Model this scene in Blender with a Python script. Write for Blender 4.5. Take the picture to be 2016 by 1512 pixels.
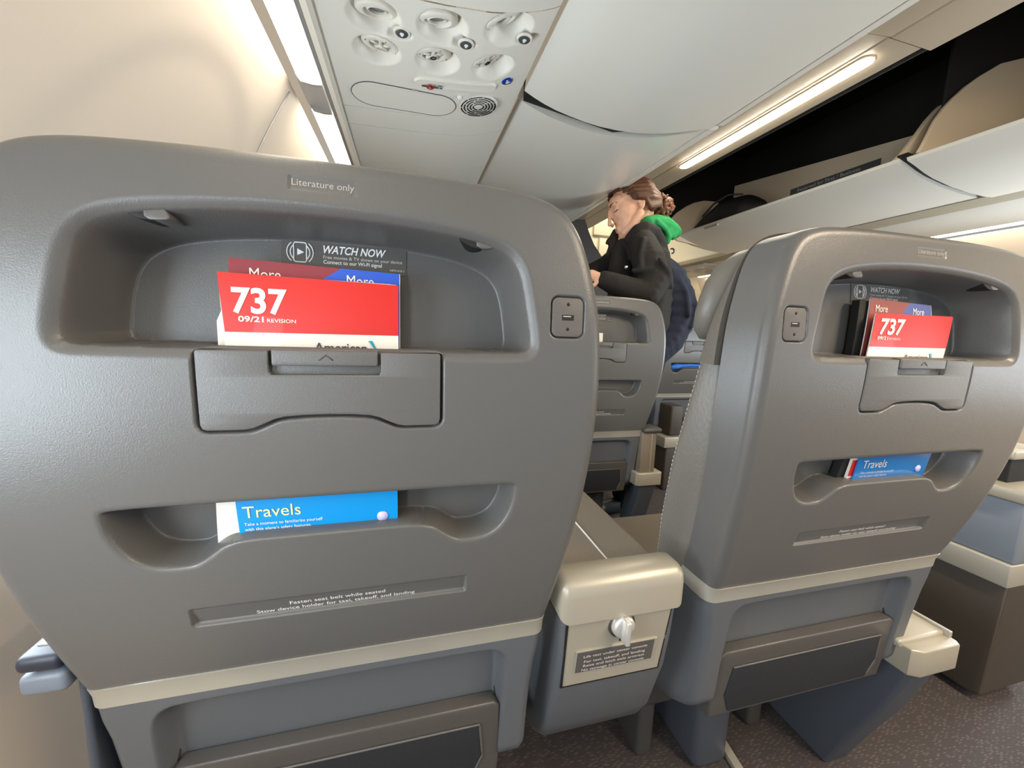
import bpy, bmesh, math, random
import numpy as np
from mathutils import Vector, Matrix
random.seed(7)
C = bpy.context.scene.collection
for o in list(bpy.data.objects):
    bpy.data.objects.remove(o)

# ------------------------------------------------------------------ camera
FPX = 774.43
cam_d = bpy.data.cameras.new('camera')
cam = bpy.data.objects.new('camera', cam_d); C.objects.link(cam)
cam_d.sensor_fit = 'HORIZONTAL'; cam_d.sensor_width = 36.0
cam_d.lens = FPX / 2016 * 36.0
cam_d.clip_start = 0.02; cam_d.clip_end = 60
CR = np.array([[0.9669469, -0.2525747, 0.0349228],
               [0.0009030, 0.1403556, 0.9901007],
               [0.2549761, 0.9573434, -0.1359445]])
M = Matrix.Identity(4)
for r in range(3):
    M[r][0] = CR[0][r]; M[r][1] = CR[1][r]; M[r][2] = -CR[2][r]
EYE = 1.06
M[0][3], M[1][3], M[2][3] = 0, 0, EYE
cam.matrix_world = M
bpy.context.scene.camera = cam

# ------------------------------------------------------------------ world, exposure
w = bpy.data.worlds.new('cabin_world'); bpy.context.scene.world = w
w.use_nodes = True
wt = w.node_tree                     # the rest of the cabin behind: warm lamps above, cool window daylight below
_tc0 = wt.nodes.new('ShaderNodeTexCoord'); _sx = wt.nodes.new('ShaderNodeSeparateXYZ'); _mr = wt.nodes.new('ShaderNodeMapRange')
_mr.inputs[1].default_value = -0.22; _mr.inputs[2].default_value = 0.42
_rp = wt.nodes.new('ShaderNodeValToRGB')
_rp.color_ramp.elements[0].color = (0.40, 0.66, 1.0, 1); _rp.color_ramp.elements[1].color = (1.0, 0.84, 0.64, 1)
wt.links.new(_tc0.outputs['Generated'], _sx.inputs[0]); wt.links.new(_sx.outputs['Z'], _mr.inputs[0])
wt.links.new(_mr.outputs[0], _rp.inputs[0]); wt.links.new(_rp.outputs[0], wt.nodes['Background'].inputs[0])
w.node_tree.nodes['Background'].inputs[1].default_value = 0.42
vs = bpy.context.scene.view_settings
vs.view_transform = 'Standard'; vs.look = 'None'; vs.gamma = 1.0; vs.use_curve_mapping = False
vs.exposure = 0.15

def area(name, loc, target, sx, sy, col, power):
    l = bpy.data.lights.new(name, 'AREA'); l.shape = 'RECTANGLE'; l.size = sx; l.size_y = sy
    l.energy = power; l.color = col
    o = bpy.data.objects.new(name, l); C.objects.link(o)
    o.location = loc
    o.rotation_euler = (Vector(target) - Vector(loc)).to_track_quat('-Z', 'Y').to_euler()
    return o
COOL = (0.80, 0.91, 1.0)
# daylight through the window openings beside and behind the photographer's row
area('daylight_window', (-0.54, 0.06, 0.98), (0.4, 0.35, 0.85), 0.26, 0.36, COOL, 5)
area('daylight_window', (-0.54, -0.75, 0.98), (0.5, 0.0, 0.8), 0.26, 0.36, COOL, 10)
area('daylight_window', (2.94, -0.2, 0.98), (1.0, 0.5, 0.8), 0.30, 0.40, COOL, 5)
area('daylight_window', (2.94, 0.7, 0.98), (1.0, 0.5, 0.9), 0.30, 0.40, COOL, 34)
area('daylight_window', (2.94, -1.1, 0.98), (1.0, 0.0, 0.8), 0.30, 0.40, COOL, 8)
# the ceiling light strips behind the photographer, carrying on the ones in view
WARM = (1.0, 0.80, 0.56)
area('cabin_ceiling_light', (1.17, -0.6, 1.78), (1.17, -0.6, 0), 0.05, 1.2, (1.0, 0.82, 0.60), 36)
area('daylight_window', (-0.535, 0.57, 0.98), (0.5, 0.75, 0.80), 0.26, 0.36, COOL, 6)
area('daylight_window', (-0.535, 1.10, 0.98), (0.42, 0.45, 0.95), 0.26, 0.36, COOL, 6)
# unseen fill lamp added behind the camera to brighten the right bin ends
area('bin_fill_light', (0.90, -0.35, 1.72), (1.95, 0.9, 1.88), 0.9, 0.04, WARM, 9)
area('galley_light', (1.75, 2.92, 2.25), (1.75, 3.1, 0), 0.8, 0.3, (1.0, 0.88, 0.66), 8)
STRIP_L, STRIP_C, STRIP_R = 9.0, 44.0, 9.0

# ------------------------------------------------------------------ materials
def mat(name, col, rough=0.5, metal=0.0, bump=0.0, bscale=300.0, emit=None, estr=0.0, var=0.0, vscale=8.0, coat=0.0, spec=0.5, sheen=0.0):
    m = bpy.data.materials.new(name); m.use_nodes = True
    nt = m.node_tree; b = nt.nodes['Principled BSDF']
    b.inputs['Base Color'].default_value = (*col, 1)
    b.inputs['Roughness'].default_value = rough
    b.inputs['Metallic'].default_value = metal
    b.inputs['Specular IOR Level'].default_value = spec
    if coat: b.inputs['Coat Weight'].default_value = coat
    if sheen: b.inputs['Sheen Weight'].default_value = sheen
    tc = nt.nodes.new('ShaderNodeTexCoord')
    if bump:
        n = nt.nodes.new('ShaderNodeTexNoise'); n.inputs['Scale'].default_value = bscale; n.inputs['Detail'].default_value = 3
        nt.links.new(tc.outputs['Object'], n.inputs['Vector'])
        bp = nt.nodes.new('ShaderNodeBump'); bp.inputs['Strength'].default_value = bump; bp.inputs['Distance'].default_value = 0.001
        nt.links.new(n.outputs['Fac'], bp.inputs['Height']); nt.links.new(bp.outputs[0], b.inputs['Normal'])
    if var:
        n = nt.nodes.new('ShaderNodeTexNoise'); n.inputs['Scale'].default_value = vscale; n.inputs['Detail'].default_value = 4
        nt.links.new(tc.outputs['Object'], n.inputs['Vector'])
        mr = nt.nodes.new('ShaderNodeMapRange'); mr.inputs[3].default_value = 1 - var; mr.inputs[4].default_value = 1 + var
        nt.links.new(n.outputs['Fac'], mr.inputs[0])
        hs = nt.nodes.new('ShaderNodeHueSaturation'); hs.inputs['Color'].default_value = (*col, 1)
        nt.links.new(mr.outputs[0], hs.inputs['Value']); nt.links.new(hs.outputs[0], b.inputs['Base Color'])
    if emit:
        b.inputs['Emission Color'].default_value = (*emit, 1); b.inputs['Emission Strength'].default_value = estr
    return m

m_shell = mat('shell_grey_plastic', (0.108, 0.1055, 0.101), 0.34, 0.0, 0.22, 900, spec=0.5)
m_shell_low = mat('lower_shell_daylight_tint', (0.098, 0.106, 0.117), 0.40, 0.0, 0.22, 900)  # grey plastic tinted blue: cool low daylight put into the colour
m_dev = mat('device_holder_plastic', (0.111, 0.108, 0.103), 0.40, 0.0, 0.3, 1100)
m_dark = mat('dark_grey_plastic', (0.06, 0.058, 0.056), 0.45, 0.0, 0.1, 800)
m_usb = mat('usb_plate_plastic', (0.105, 0.095, 0.088), 0.5, 0.0, 0.2, 1200)
m_black = mat('black_gap', (0.006, 0.006, 0.006), 0.7)
m_trim = mat('champagne_trim', (0.42, 0.405, 0.35), 0.36, 0.35, 0.03, 200, var=0.10, vscale=14)
m_cap = mat('champagne_painted_cap', (0.385, 0.355, 0.29), 0.36, 0.25, 0.08, 900)
m_white = mat('white_print', (0.78, 0.77, 0.74), 0.6)
m_print = mat('light_grey_print', (0.62, 0.61, 0.58), 0.6)
m_faint = mat('worn_grey_print', (0.40, 0.385, 0.365), 0.6)
m_paper = mat('white_card', (0.76, 0.72, 0.63), 0.42, coat=0.06)
m_red = mat('red_card_print', (0.58, 0.010, 0.003), 0.42, coat=0.04)
m_maroon = mat('maroon_card_print', (0.24, 0.025, 0.035), 0.40, coat=0.1)
m_blue = mat('blue_card_print', (0.015, 0.085, 0.52), 0.40, coat=0.1)
m_cyan = mat('cyan_card_print', (0.0, 0.27, 0.66), 0.40, coat=0.1)
m_teal = mat('teal_print', (0.01, 0.28, 0.42), 0.3)
m_logo = mat('charcoal_print', (0.03, 0.03, 0.035), 0.4)
m_lilac = mat('lilac_seal', (0.55, 0.50, 0.85), 0.4)
m_leather = mat('grey_leather', (0.155, 0.142, 0.122), 0.42, 0.0, 0.6, 160, var=0.06, vscale=10)
m_leather2 = mat('taupe_leather', (0.19, 0.155, 0.115), 0.5, 0.0, 0.5, 260)
m_thread = mat('pale_thread', (0.62, 0.60, 0.55), 0.7)
m_sticker = mat('charcoal_sticker', (0.085, 0.08, 0.074), 0.35)
m_mesh = mat('black_net_pouch', (0.012, 0.014, 0.018), 0.8, 0, 0.8, 700)
m_pouch = mat('pouch_dark_vinyl', (0.075, 0.07, 0.066), 0.38, 0, 0.3, 500)
m_bin = mat('bin_satin_white', (0.76, 0.735, 0.655), 0.30, 0.0, 0.06, 500, coat=0.15)
m_psu = mat('panel_offwhite', (0.72, 0.685, 0.60), 0.42, 0.0, 0.15, 900)
m_wall = mat('sidewall_cream', (0.80, 0.685, 0.565), 0.5, 0.0, 0.08, 600)
m_ceil = mat('ceiling_beige', (0.45, 0.365, 0.255), 0.45, 0.0, 0.08, 600)
m_cream = mat('bin_inside_cream', (0.74, 0.60, 0.42), 0.5, 0.0, 0.08, 500)
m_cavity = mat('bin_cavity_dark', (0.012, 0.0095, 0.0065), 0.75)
m_grey = mat('aluminium_grey', (0.50, 0.49, 0.47), 0.4, 0.3)
m_navy = mat('navy_armrest_pad', (0.02, 0.024, 0.04), 0.45)
m_armblue = mat('armrest_slate', (0.17, 0.20, 0.245), 0.4, 0.0, 0.15, 700)
m_slate = mat('slate_plastic', (0.062, 0.072, 0.092), 0.45, 0.0, 0.15, 700)
m_brown = mat('brown_side_panel', (0.055, 0.045, 0.036), 0.55, 0.0, 0.3, 800)
m_chrome = mat('satin_silver_knob', (0.80, 0.79, 0.76), 0.25, 0.6)
m_striplit_l = mat('strip_light_warm', (1, 1, 1), 0.5, emit=(1.0, 0.88, 0.68), estr=STRIP_L)
m_striplit_c = mat('strip_light_ceiling', (1, 1, 1), 0.5, emit=(1.0, 0.91, 0.76), estr=STRIP_C)
m_striplit_r = mat('strip_light_right', (1, 1, 1), 0.5, emit=(1.0, 0.88, 0.68), estr=STRIP_R)
m_lens = mat('clear_lamp_lens', (0.10, 0.10, 0.10), 0.15)
m_btn = mat('dark_call_button', (0.07, 0.075, 0.08), 0.3)
m_bluebtn = mat('blue_call_sticker', (0.004, 0.045, 0.30), 0.3)
m_signred = mat('no_smoking_red', (0.36, 0.03, 0.02), 0.4)
m_skin = mat('skin', (0.78, 0.44, 0.29), 0.5, 0, 0.05, 300)
m_lip = mat('lips', (0.42, 0.15, 0.12), 0.45)
m_hair = mat('auburn_hair', (0.085, 0.030, 0.008), 0.6, 0, 0.9, 180, var=0.45, vscale=60)
m_jacket = mat('brown_black_jacket', (0.0105, 0.0075, 0.0052), 0.8, 0, 0.7, 90)
m_scarf = mat('dark_fur', (0.02, 0.014, 0.009), 0.9, 0, 1.0, 400)
m_hood = mat('green_hood_fabric', (0.005, 0.24, 0.06), 0.8, 0, 0.8, 220, var=0.15, vscale=30)
m_jeans = mat('navy_denim', (0.008, 0.013, 0.032), 0.85, 0, 0.7, 160, var=0.35, vscale=16)
m_bag = mat('black_bag_fabric', (0.010, 0.009, 0.008), 0.6, 0, 0.6, 120)
m_plush = mat('blue_pocket_item', (0.02, 0.16, 0.62), 0.6, 0, 0.4, 120)

def carpet():
    m = bpy.data.materials.new('woven_carpet'); m.use_nodes = True
    nt = m.node_tree; b = nt.nodes['Principled BSDF']; b.inputs['Roughness'].default_value = 0.95
    tc = nt.nodes.new('ShaderNodeTexCoord'); mp = nt.nodes.new('ShaderNodeMapping')
    mp.inputs['Scale'].default_value = (60, 260, 1); mp.inputs['Rotation'].default_value = (0, 0, 0.5)
    v = nt.nodes.new('ShaderNodeTexVoronoi'); v.inputs['Scale'].default_value = 1.0; v.inputs['Randomness'].default_value = 0.55
    r = nt.nodes.new('ShaderNodeValToRGB')
    r.color_ramp.elements[0].position = 0.18; r.color_ramp.elements[0].color = (0.105, 0.083, 0.077, 1)
    r.color_ramp.elements[1].position = 0.42; r.color_ramp.elements[1].color = (0.048, 0.039, 0.039, 1)
    nt.links.new(tc.outputs['Object'], mp.inputs[0]); nt.links.new(mp.outputs[0], v.inputs['Vector'])
    nt.links.new(v.outputs['Distance'], r.inputs[0]); nt.links.new(r.outputs[0], b.inputs['Base Color'])
    return m
m_carpet = carpet()

# ------------------------------------------------------------------ object helpers
def wloc(o):
    p = Vector((0, 0, 0))
    while o is not None:
        p = p + o.location; o = o.parent
    return p
def link(name, me, parent=None, m=None, smooth=True):
    o = bpy.data.objects.new(name, me); C.objects.link(o)
    if parent is not None: o.parent = parent
    if m is not None:
        me.materials.clear(); me.materials.append(m)
    if smooth:
        me.shade_smooth() if hasattr(me, 'shade_smooth') else None
    return o
def mk(name, V, F, m, parent=None, smooth=False, sharp=None):
    """mesh from world-space vertices; stored relative to its parent (or to its own lowest centre)"""
    V = np.asarray(V, float).reshape(-1, 3)
    if parent is not None:
        off = np.array(wloc(parent)); loc = None
    else:
        loc = np.array([(V[:, 0].min() + V[:, 0].max()) / 2, (V[:, 1].min() + V[:, 1].max()) / 2, V[:, 2].min()]); off = loc
    me = bpy.data.meshes.new(name)
    me.from_pydata((V - off).tolist(), [], [list(map(int, f)) for f in F])
    me.update()
    o = link(name, me, parent, m, smooth)
    if loc is not None: o.location = loc
    if smooth and sharp:
        try: me.set_sharp_from_angle(angle=math.radians(sharp))
        except Exception: pass
    return o
def mkbm(name, bm, m, parent=None, smooth=False, sharp=None):
    bmesh.ops.recalc_face_normals(bm, faces=bm.faces)
    bm.verts.index_update()
    V = [tuple(v.co) for v in bm.verts]; F = [[v.index for v in f.verts] for f in bm.faces]
    bm.free()
    return mk(name, V, F, m, parent, smooth, sharp)
def tag(o, label=None, cat=None, group=None, kind=None):
    if label: o['label'] = label
    if cat: o['category'] = cat
    if group: o['group'] = group
    if kind: o['kind'] = kind
    return o
def thing(name, label, cat, loc, group=None):
    o = bpy.data.objects.new(name, None); C.objects.link(o); o.location = loc; o.empty_display_size = 0.05
    return tag(o, label, cat, group)
def bbox(bm, a, b, bev=0.0, seg=3):
    """box between corners a and b, bevelled, added to bm"""
    t = bmesh.new()
    bmesh.ops.create_cube(t, size=1)
    for v in t.verts:
        for i in range(3): v.co[i] = a[i] + (b[i] - a[i]) * (v.co[i] + 0.5)
    if bev: bmesh.ops.bevel(t, geom=list(t.edges) , offset=bev, segments=seg, affect='EDGES', profile=0.5)
    merge(bm, t)
def merge(bm, t):
    t.verts.index_update()
    vs_ = [bm.verts.new(v.co) for v in t.verts]
    for f in t.faces:
        try: bm.faces.new([vs_[v.index] for v in f.verts])
        except ValueError: pass
    t.free()
def box(name, a, b, m, parent=None, bev=0.003, seg=3):
    bm = bmesh.new(); bbox(bm, a, b, bev, seg)
    return mkbm(name, bm, m, parent, True, 40)
def prism(name, poly, axis, a, b, m, parent=None, bev=0.0, seg=3, smooth=True, sharp=35):
    """poly: 2D points in the plane normal to axis (x:(y,z) y:(x,z) z:(x,y)), extruded a..b"""
    bm = bmesh.new()
    def P(p, t):
        return {'x': (t, p[0], p[1]), 'y': (p[0], t, p[1]), 'z': (p[0], p[1], t)}[axis]
    A = [bm.verts.new(P(p, a)) for p in poly]; B = [bm.verts.new(P(p, b)) for p in poly]
    n = len(poly)
    caps = [bm.faces.new(A), bm.faces.new(B[::-1])]
    for i in range(n): bm.faces.new((A[i], B[i], B[(i + 1) % n], A[(i + 1) % n]))
    bmesh.ops.recalc_face_normals(bm, faces=bm.faces)
    if bev:
        es = list({e for f in caps for e in f.edges})
        bmesh.ops.bevel(bm, geom=es, offset=bev, segments=seg, affect='EDGES', profile=0.5)
    return mkbm(name, bm, m, parent, smooth, sharp)
def sweep(name, prof, y0, y1, m, parent=None, n=1, fy0=None, fy1=None, closed=True, sharp=40, fz=None):
    """closed x,z profile swept along y"""
    V = []; F = []; k = len(prof)
    for j in range(n + 1):
        t = j / n
        for (x, z) in prof:
            ya = y0 + (fy0(x) if fy0 else 0); yb_ = y1 + (fy1(x) if fy1 else 0)
            V.append((x, ya + (yb_ - ya) * t, z + (fz(x, t) if fz else 0)))
    for j in range(n):
        for i in range(k if closed else k - 1):
            a = j * k + i; b = j * k + (i + 1) % k
            F.append((a, b, b + k, a + k))
    if closed:
        F.append(list(range(k))[::-1]); F.append([n * k + i for i in range(k)])
    return mk(name, V, F, m, parent, True, sharp)
def tube(bm, pts, r, seg=8, cap=True):
    pts = [Vector(p) for p in pts]; rings = []
    rr = r if isinstance(r, (list, tuple)) else [r] * len(pts)
    for i, p in enumerate(pts):
        d = (pts[min(i + 1, len(pts) - 1)] - pts[max(i - 1, 0)]).normalized()
        a = d.cross(Vector((0, 0, 1)))
        if a.length < 1e-3: a = d.cross(Vector((1, 0, 0)))
        a.normalize(); b = d.cross(a)
        rings.append([bm.verts.new(p + rr[i] * (math.cos(t) * a + math.sin(t) * b)) for t in [2 * math.pi * k / seg for k in range(seg)]])
    for i in range(len(rings) - 1):
        for k in range(seg): bm.faces.new((rings[i][k], rings[i][(k + 1) % seg], rings[i + 1][(k + 1) % seg], rings[i + 1][k]))
    if cap:
        bm.faces.new(rings[0][::-1]); bm.faces.new(rings[-1])
def lathe(bm, prof, centre, axis, seg=32):
    """prof (r, h) revolved about axis through centre"""
    c = Vector(centre); ax = Vector(axis).normalized()
    a = ax.cross(Vector((0, 0, 1)))
    if a.length < 1e-3: a = Vector((1, 0, 0))
    a.normalize(); b = ax.cross(a)
    rings = []
    for r, h in prof:
        if r < 1e-6: rings.append([bm.verts.new(c + ax * h)])
        else: rings.append([bm.verts.new(c + ax * h + r * (math.cos(t) * a + math.sin(t) * b)) for t in [2 * math.pi * k / seg for k in range(seg)]])
    for i in range(len(rings) - 1):
        A, B = rings[i], rings[i + 1]
        for k in range(seg):
            k2 = (k + 1) % seg
            if len(A) == 1 and len(B) == 1: continue
            if len(A) == 1: bm.faces.new((A[0], B[k], B[k2]))
            elif len(B) == 1: bm.faces.new((A[k], A[k2], B[0]))
            else: bm.faces.new((A[k], A[k2], B[k2], B[k]))

_tc = {}
def text_geo(s, bold=0.0, shear=0.0, spacing=1.0):
    key = (s, bold, shear, spacing)
    if key in _tc: return _tc[key]
    cu = bpy.data.curves.new('t', 'FONT'); cu.body = s; cu.size = 1.0; cu.offset = bold; cu.shear = shear
    cu.space_character = spacing; cu.resolution_u = 4
    ob = bpy.data.objects.new('t', cu); C.objects.link(ob)
    dg = bpy.context.evaluated_depsgraph_get(); dg.update()
    me = bpy.data.meshes.new_from_object(ob.evaluated_get(dg))
    V = np.array([v.co[:2] for v in me.vertices]); F = [list(p.vertices) for p in me.polygons]
    bpy.data.objects.remove(ob); bpy.data.curves.remove(cu); bpy.data.meshes.remove(me)
    _tc[key] = (V, F); return V, F
CAP = None
def text(name, s, x0, x1, base, cap, fn, m, parent, bold=0.0, shear=0.0, clip=None, spacing=1.0):
    """lettering whose ink spans x0..x1 at baseline base with capital height cap; fn maps (x, y) to world; clip trims what stands below a height"""
    global CAP
    if CAP is None:
        hv, _ = text_geo('H'); CAP = hv[:, 1].max()
    V, F = text_geo(s, bold, shear, spacing)
    bm = bmesh.new()
    sx = (x1 - x0) / (V[:, 0].max() - V[:, 0].min()); mn = V[:, 0].min()
    vs_ = [bm.verts.new((x0 + (v[0] - mn) * sx, base + v[1] * cap / CAP, 0)) for v in V]
    for f in F:
        try: bm.faces.new([vs_[i] for i in f])
        except ValueError: pass
    if clip:
        for (co, no) in clip:
            bmesh.ops.bisect_plane(bm, geom=list(bm.verts) + list(bm.edges) + list(bm.faces), plane_co=(co[0], co[1], 0), plane_no=(no[0], no[1], 0), clear_outer=True)
    bm.verts.index_update()
    W = [fn(v.co.x, v.co.y) for v in bm.verts]; FF = [[v.index for v in f.verts] for f in bm.faces]
    bm.free()
    return mk(name, W, FF, m, parent)

# ------------------------------------------------------------------ 2D outline tools
def dense(P, n, closed=False):
    P = np.asarray(P, float)
    if closed: P = np.vstack([P, P[:1]])
    s = np.r_[0, np.cumsum(np.hypot(*np.diff(P, axis=0).T))]
    t = np.linspace(0, s[-1], n + (1 if closed else 0))
    Q = np.stack([np.interp(t, s, P[:, 0]), np.interp(t, s, P[:, 1])], 1)
    return Q[:-1] if closed else Q
def chaikin(P, it=3, closed=True):
    P = np.asarray(P, float)
    for _ in range(it):
        if closed:
            N = np.roll(P, -1, 0); Q = np.empty((2 * len(P), 2)); Q[0::2] = .75 * P + .25 * N; Q[1::2] = .25 * P + .75 * N
        else:
            A, B = P[:-1], P[1:]; Q = np.empty((2 * len(A), 2)); Q[0::2] = .75 * A + .25 * B; Q[1::2] = .25 * A + .75 * B
            Q = np.vstack([P[:1], Q, P[-1:]])
        P = Q
    return P
def sd(P, poly):
    """signed distance, positive inside"""
    poly = np.asarray(poly, float); d = np.full(len(P), 1e9); ins = np.zeros(len(P), bool)
    for i in range(len(poly)):
        a = poly[i]; b = poly[(i + 1) % len(poly)]; e = b - a; l2 = e @ e
        if l2 < 1e-16: continue
        w_ = P - a; t = np.clip((w_ @ e) / l2, 0, 1)
        q = w_ - t[:, None] * e; d = np.minimum(d, np.einsum('ij,ij->i', q, q))
        c1 = (a[1] <= P[:, 1]) & (b[1] > P[:, 1]); c2 = (a[1] > P[:, 1]) & (b[1] <= P[:, 1])
        cr = e[0] * w_[:, 1] - e[1] * w_[:, 0]
        ins ^= (c1 & (cr > 0)) | (c2 & (cr < 0))
    return np.sqrt(d) * np.where(ins, 1, -1)
def sym(half):
    """half outline (u>=0, top to bottom) -> closed polygon"""
    h = [tuple(p) for p in half]
    return h + [(-u, v) for u, v in h[::-1] if u > 1e-6]
def rrect(u0, u1, v0, v1, r, n=6):
    P = []
    for (cx, cy, a0) in ((u1 - r, v1 - r, 0), (u0 + r, v1 - r, 90), (u0 + r, v0 + r, 180), (u1 - r, v0 + r, 270)):
        for k in range(n + 1):
            a = math.radians(a0 + 90 * k / n); P.append((cx + r * math.cos(a), cy + r * math.sin(a)))
    return P
def ss(x): x = np.clip(x, 0, 1); return x * x * (3 - 2 * x)
def inset(P, d, closed=True):
    """offset a dense outline by d to its right-hand/inside using normals (counter-clockwise or clockwise handled by area)"""
    P = np.asarray(P, float)
    if closed: T = np.roll(P, -1, 0) - np.roll(P, 1, 0)
    else: T = np.gradient(P, axis=0)
    T /= np.hypot(T[:, 0], T[:, 1])[:, None] + 1e-12
    Nn = np.stack([-T[:, 1], T[:, 0]], 1)
    if closed:
        A = 0.5 * np.sum(P[:, 0] * np.roll(P[:, 1], -1) - np.roll(P[:, 0], -1) * P[:, 1])
        if A < 0: Nn = -Nn
    return P + Nn * d

# ------------------------------------------------------------------ seat geometry
FLOOR = 0.14
Y0, SL, CV = 0.36477, 0.02968, 0.5339
def yprof(v):
    v = np.asarray(v, float)
    up = Y0 + SL * v + CV * v * v
    lo = (Y0 + SL * -0.37 + CV * 0.1369) + 0.10 * (-0.37 - v)
    return np.where(v < -0.37, lo, up)
XL, XR, YR, ZR = -0.0677, 0.6515, -0.0039, 0.0038

OUT_R = [(0, .1365), (.05, .1365), (.10, .1358), (.14, .134), (.175, .1315), (.203, .1253), (.2215, .1140), (.2335, .097), (.2415, .078), (.2485, .055),
         (.2550, .03), (.2595, 0), (.2622, -.05), (.2622, -.1065), (.2575, -.18), (.249, -.26), (.241, -.316), (.2365, -.357)]
POCK_OUT = chaikin(sym([(0, .0998), (.05, .0988), (.10, .0948), (.14, .0885), (.164, .0795), (.176, .066), (.1825, .050), (.1875, .022), (.1932, -.008), (.1915, -.0225), (.183, -.0305), (.165, -.0325), (0, -.0325)]), 2)
POCK_BACK = chaikin(sym([(0, .0785), (.05, .0775), (.10, .0725), (.136, .0640), (.156, .050), (.1645, .030), (.1690, .0), (.1705, -.0195), (.164, -.0213), (0, -.0213)]), 2)
LOW_OUT = chaikin(sym([(0, -.1518), (.1, -.1518), (.165, -.1522), (.1775, -.155), (.1795, -.163), (.178, -.183), (.169, -.205), (.157, -.217), (.141, -.2235), (.119, -.2238), (.109, -.2195), (.099, -.2115), (.0895, -.2025), (.078, -.1976), (.04, -.1972), (0, -.1972)]), 2)
TRAY = chaikin(sym([(0, -.0240), (.0958, -.0240), (.0960, -.03), (.0965, -.080), (.0965, -.0865), (.0925, -.0908), (.08, -.0908), (.0655, -.0908), (.0585, -.0900), (.050, -.0862), (.042, -.0822), (.0345, -.0802), (.02, -.0790), (0, -.0785)]), 2)
TRAY_SHARP = sym([(0, -.0240), (.0950, -.0240), (.0962, -.0258), (.0965, -.0855), (.0952, -.0893), (.092, -.0908), (.0655, -.0908), (.0585, -.0897), (.050, -.0860), (.042, -.0822), (.0345, -.0802), (.02, -.0790), (0, -.0785)])
USBC = (.2196, .0141); USBH = (.0162, .0191)

def seat_depth(P, us):
    """how far the moulded back lies in front (+ = deeper) of the base surface at points P"""
    d = np.zeros(len(P))
    o = sd(P, POCK_OUT); b = np.maximum(-sd(P, POCK_BACK), 0)
    e = np.clip(o / 0.0105, 0, 1)
    A = 0.0058 * (1 - np.cos(e * np.pi / 2)) + 0.0004 * e
    q = np.maximum(o - 0.0098, 0); t = q / (q + b + 1e-5); t[o < 0.0098] = 0
    d = np.maximum(d, np.where(o > 0, A + (0.063 - A) * ss(t * 0.96 + 0.04 * (t > 0)), 0))
    o = sd(P, LOW_OUT)
    bot = np.exp(-np.maximum(np.abs(P[:, 0]) - .085, 0) / .012) * (P[:, 1] < -.172)      # steeper behind the raised lip
    lowd = 0.0022 * (1 - np.cos(np.clip(o / (0.006 - .003 * bot), 0, 1) * np.pi / 2)) + 0.036 * ss((o - (0.0045 - .0022 * bot)) / (0.0075 - .0045 * bot))
    d = np.maximum(d, np.where(o > 0, lowd, 0))
    # groove round the device holder
    o = sd(P, TRAY) + 0.0034
    d = np.maximum(d, np.where(o > 0, 0.0095 * ss(o / 0.0024), 0))
    o = sd(P, rrect(us * USBC[0] - USBH[0], us * USBC[0] + USBH[0], USBC[1] - USBH[1], USBC[1] + USBH[1], .0065)) + 0.0022
    d = np.maximum(d, np.where(o > 0, 0.0055 * ss(o / 0.0022), 0))
    # label and placard recesses
    o = sd(P, rrect(-.0268, .0268, .1070, .1192, .0022))
    d = np.maximum(d, np.where(o > 0, 0.0010 * ss(o / 0.0015), 0))
    o = sd(P, rrect(-.1300, .1300, -.2905, -.2665, .003))
    fl = 0.0012 + 0.0042 * np.clip((-.2665 - P[:, 1]) / .024, 0, 1)
    d = np.maximum(d, np.where(o > 0, fl * ss(o / 0.0025), 0))
    return d

def coons(bot, top, left, right, n, m_):
    bot = dense(bot, n); top = dense(top, n); left = dense(left, m_); right = dense(right, m_)
    s = np.linspace(0, 1, n)[None, :, None]; t = np.linspace(0, 1, m_)[:, None, None]
    S1 = (1 - t) * bot[None] + t * top[None]; S2 = (1 - s) * left[:, None] + s * right[:, None]
    S3 = (1 - s) * (1 - t) * bot[0] + s * (1 - t) * bot[-1] + (1 - s) * t * top[0] + s * t * top[-1]
    return S1 + S2 - S3

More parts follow.
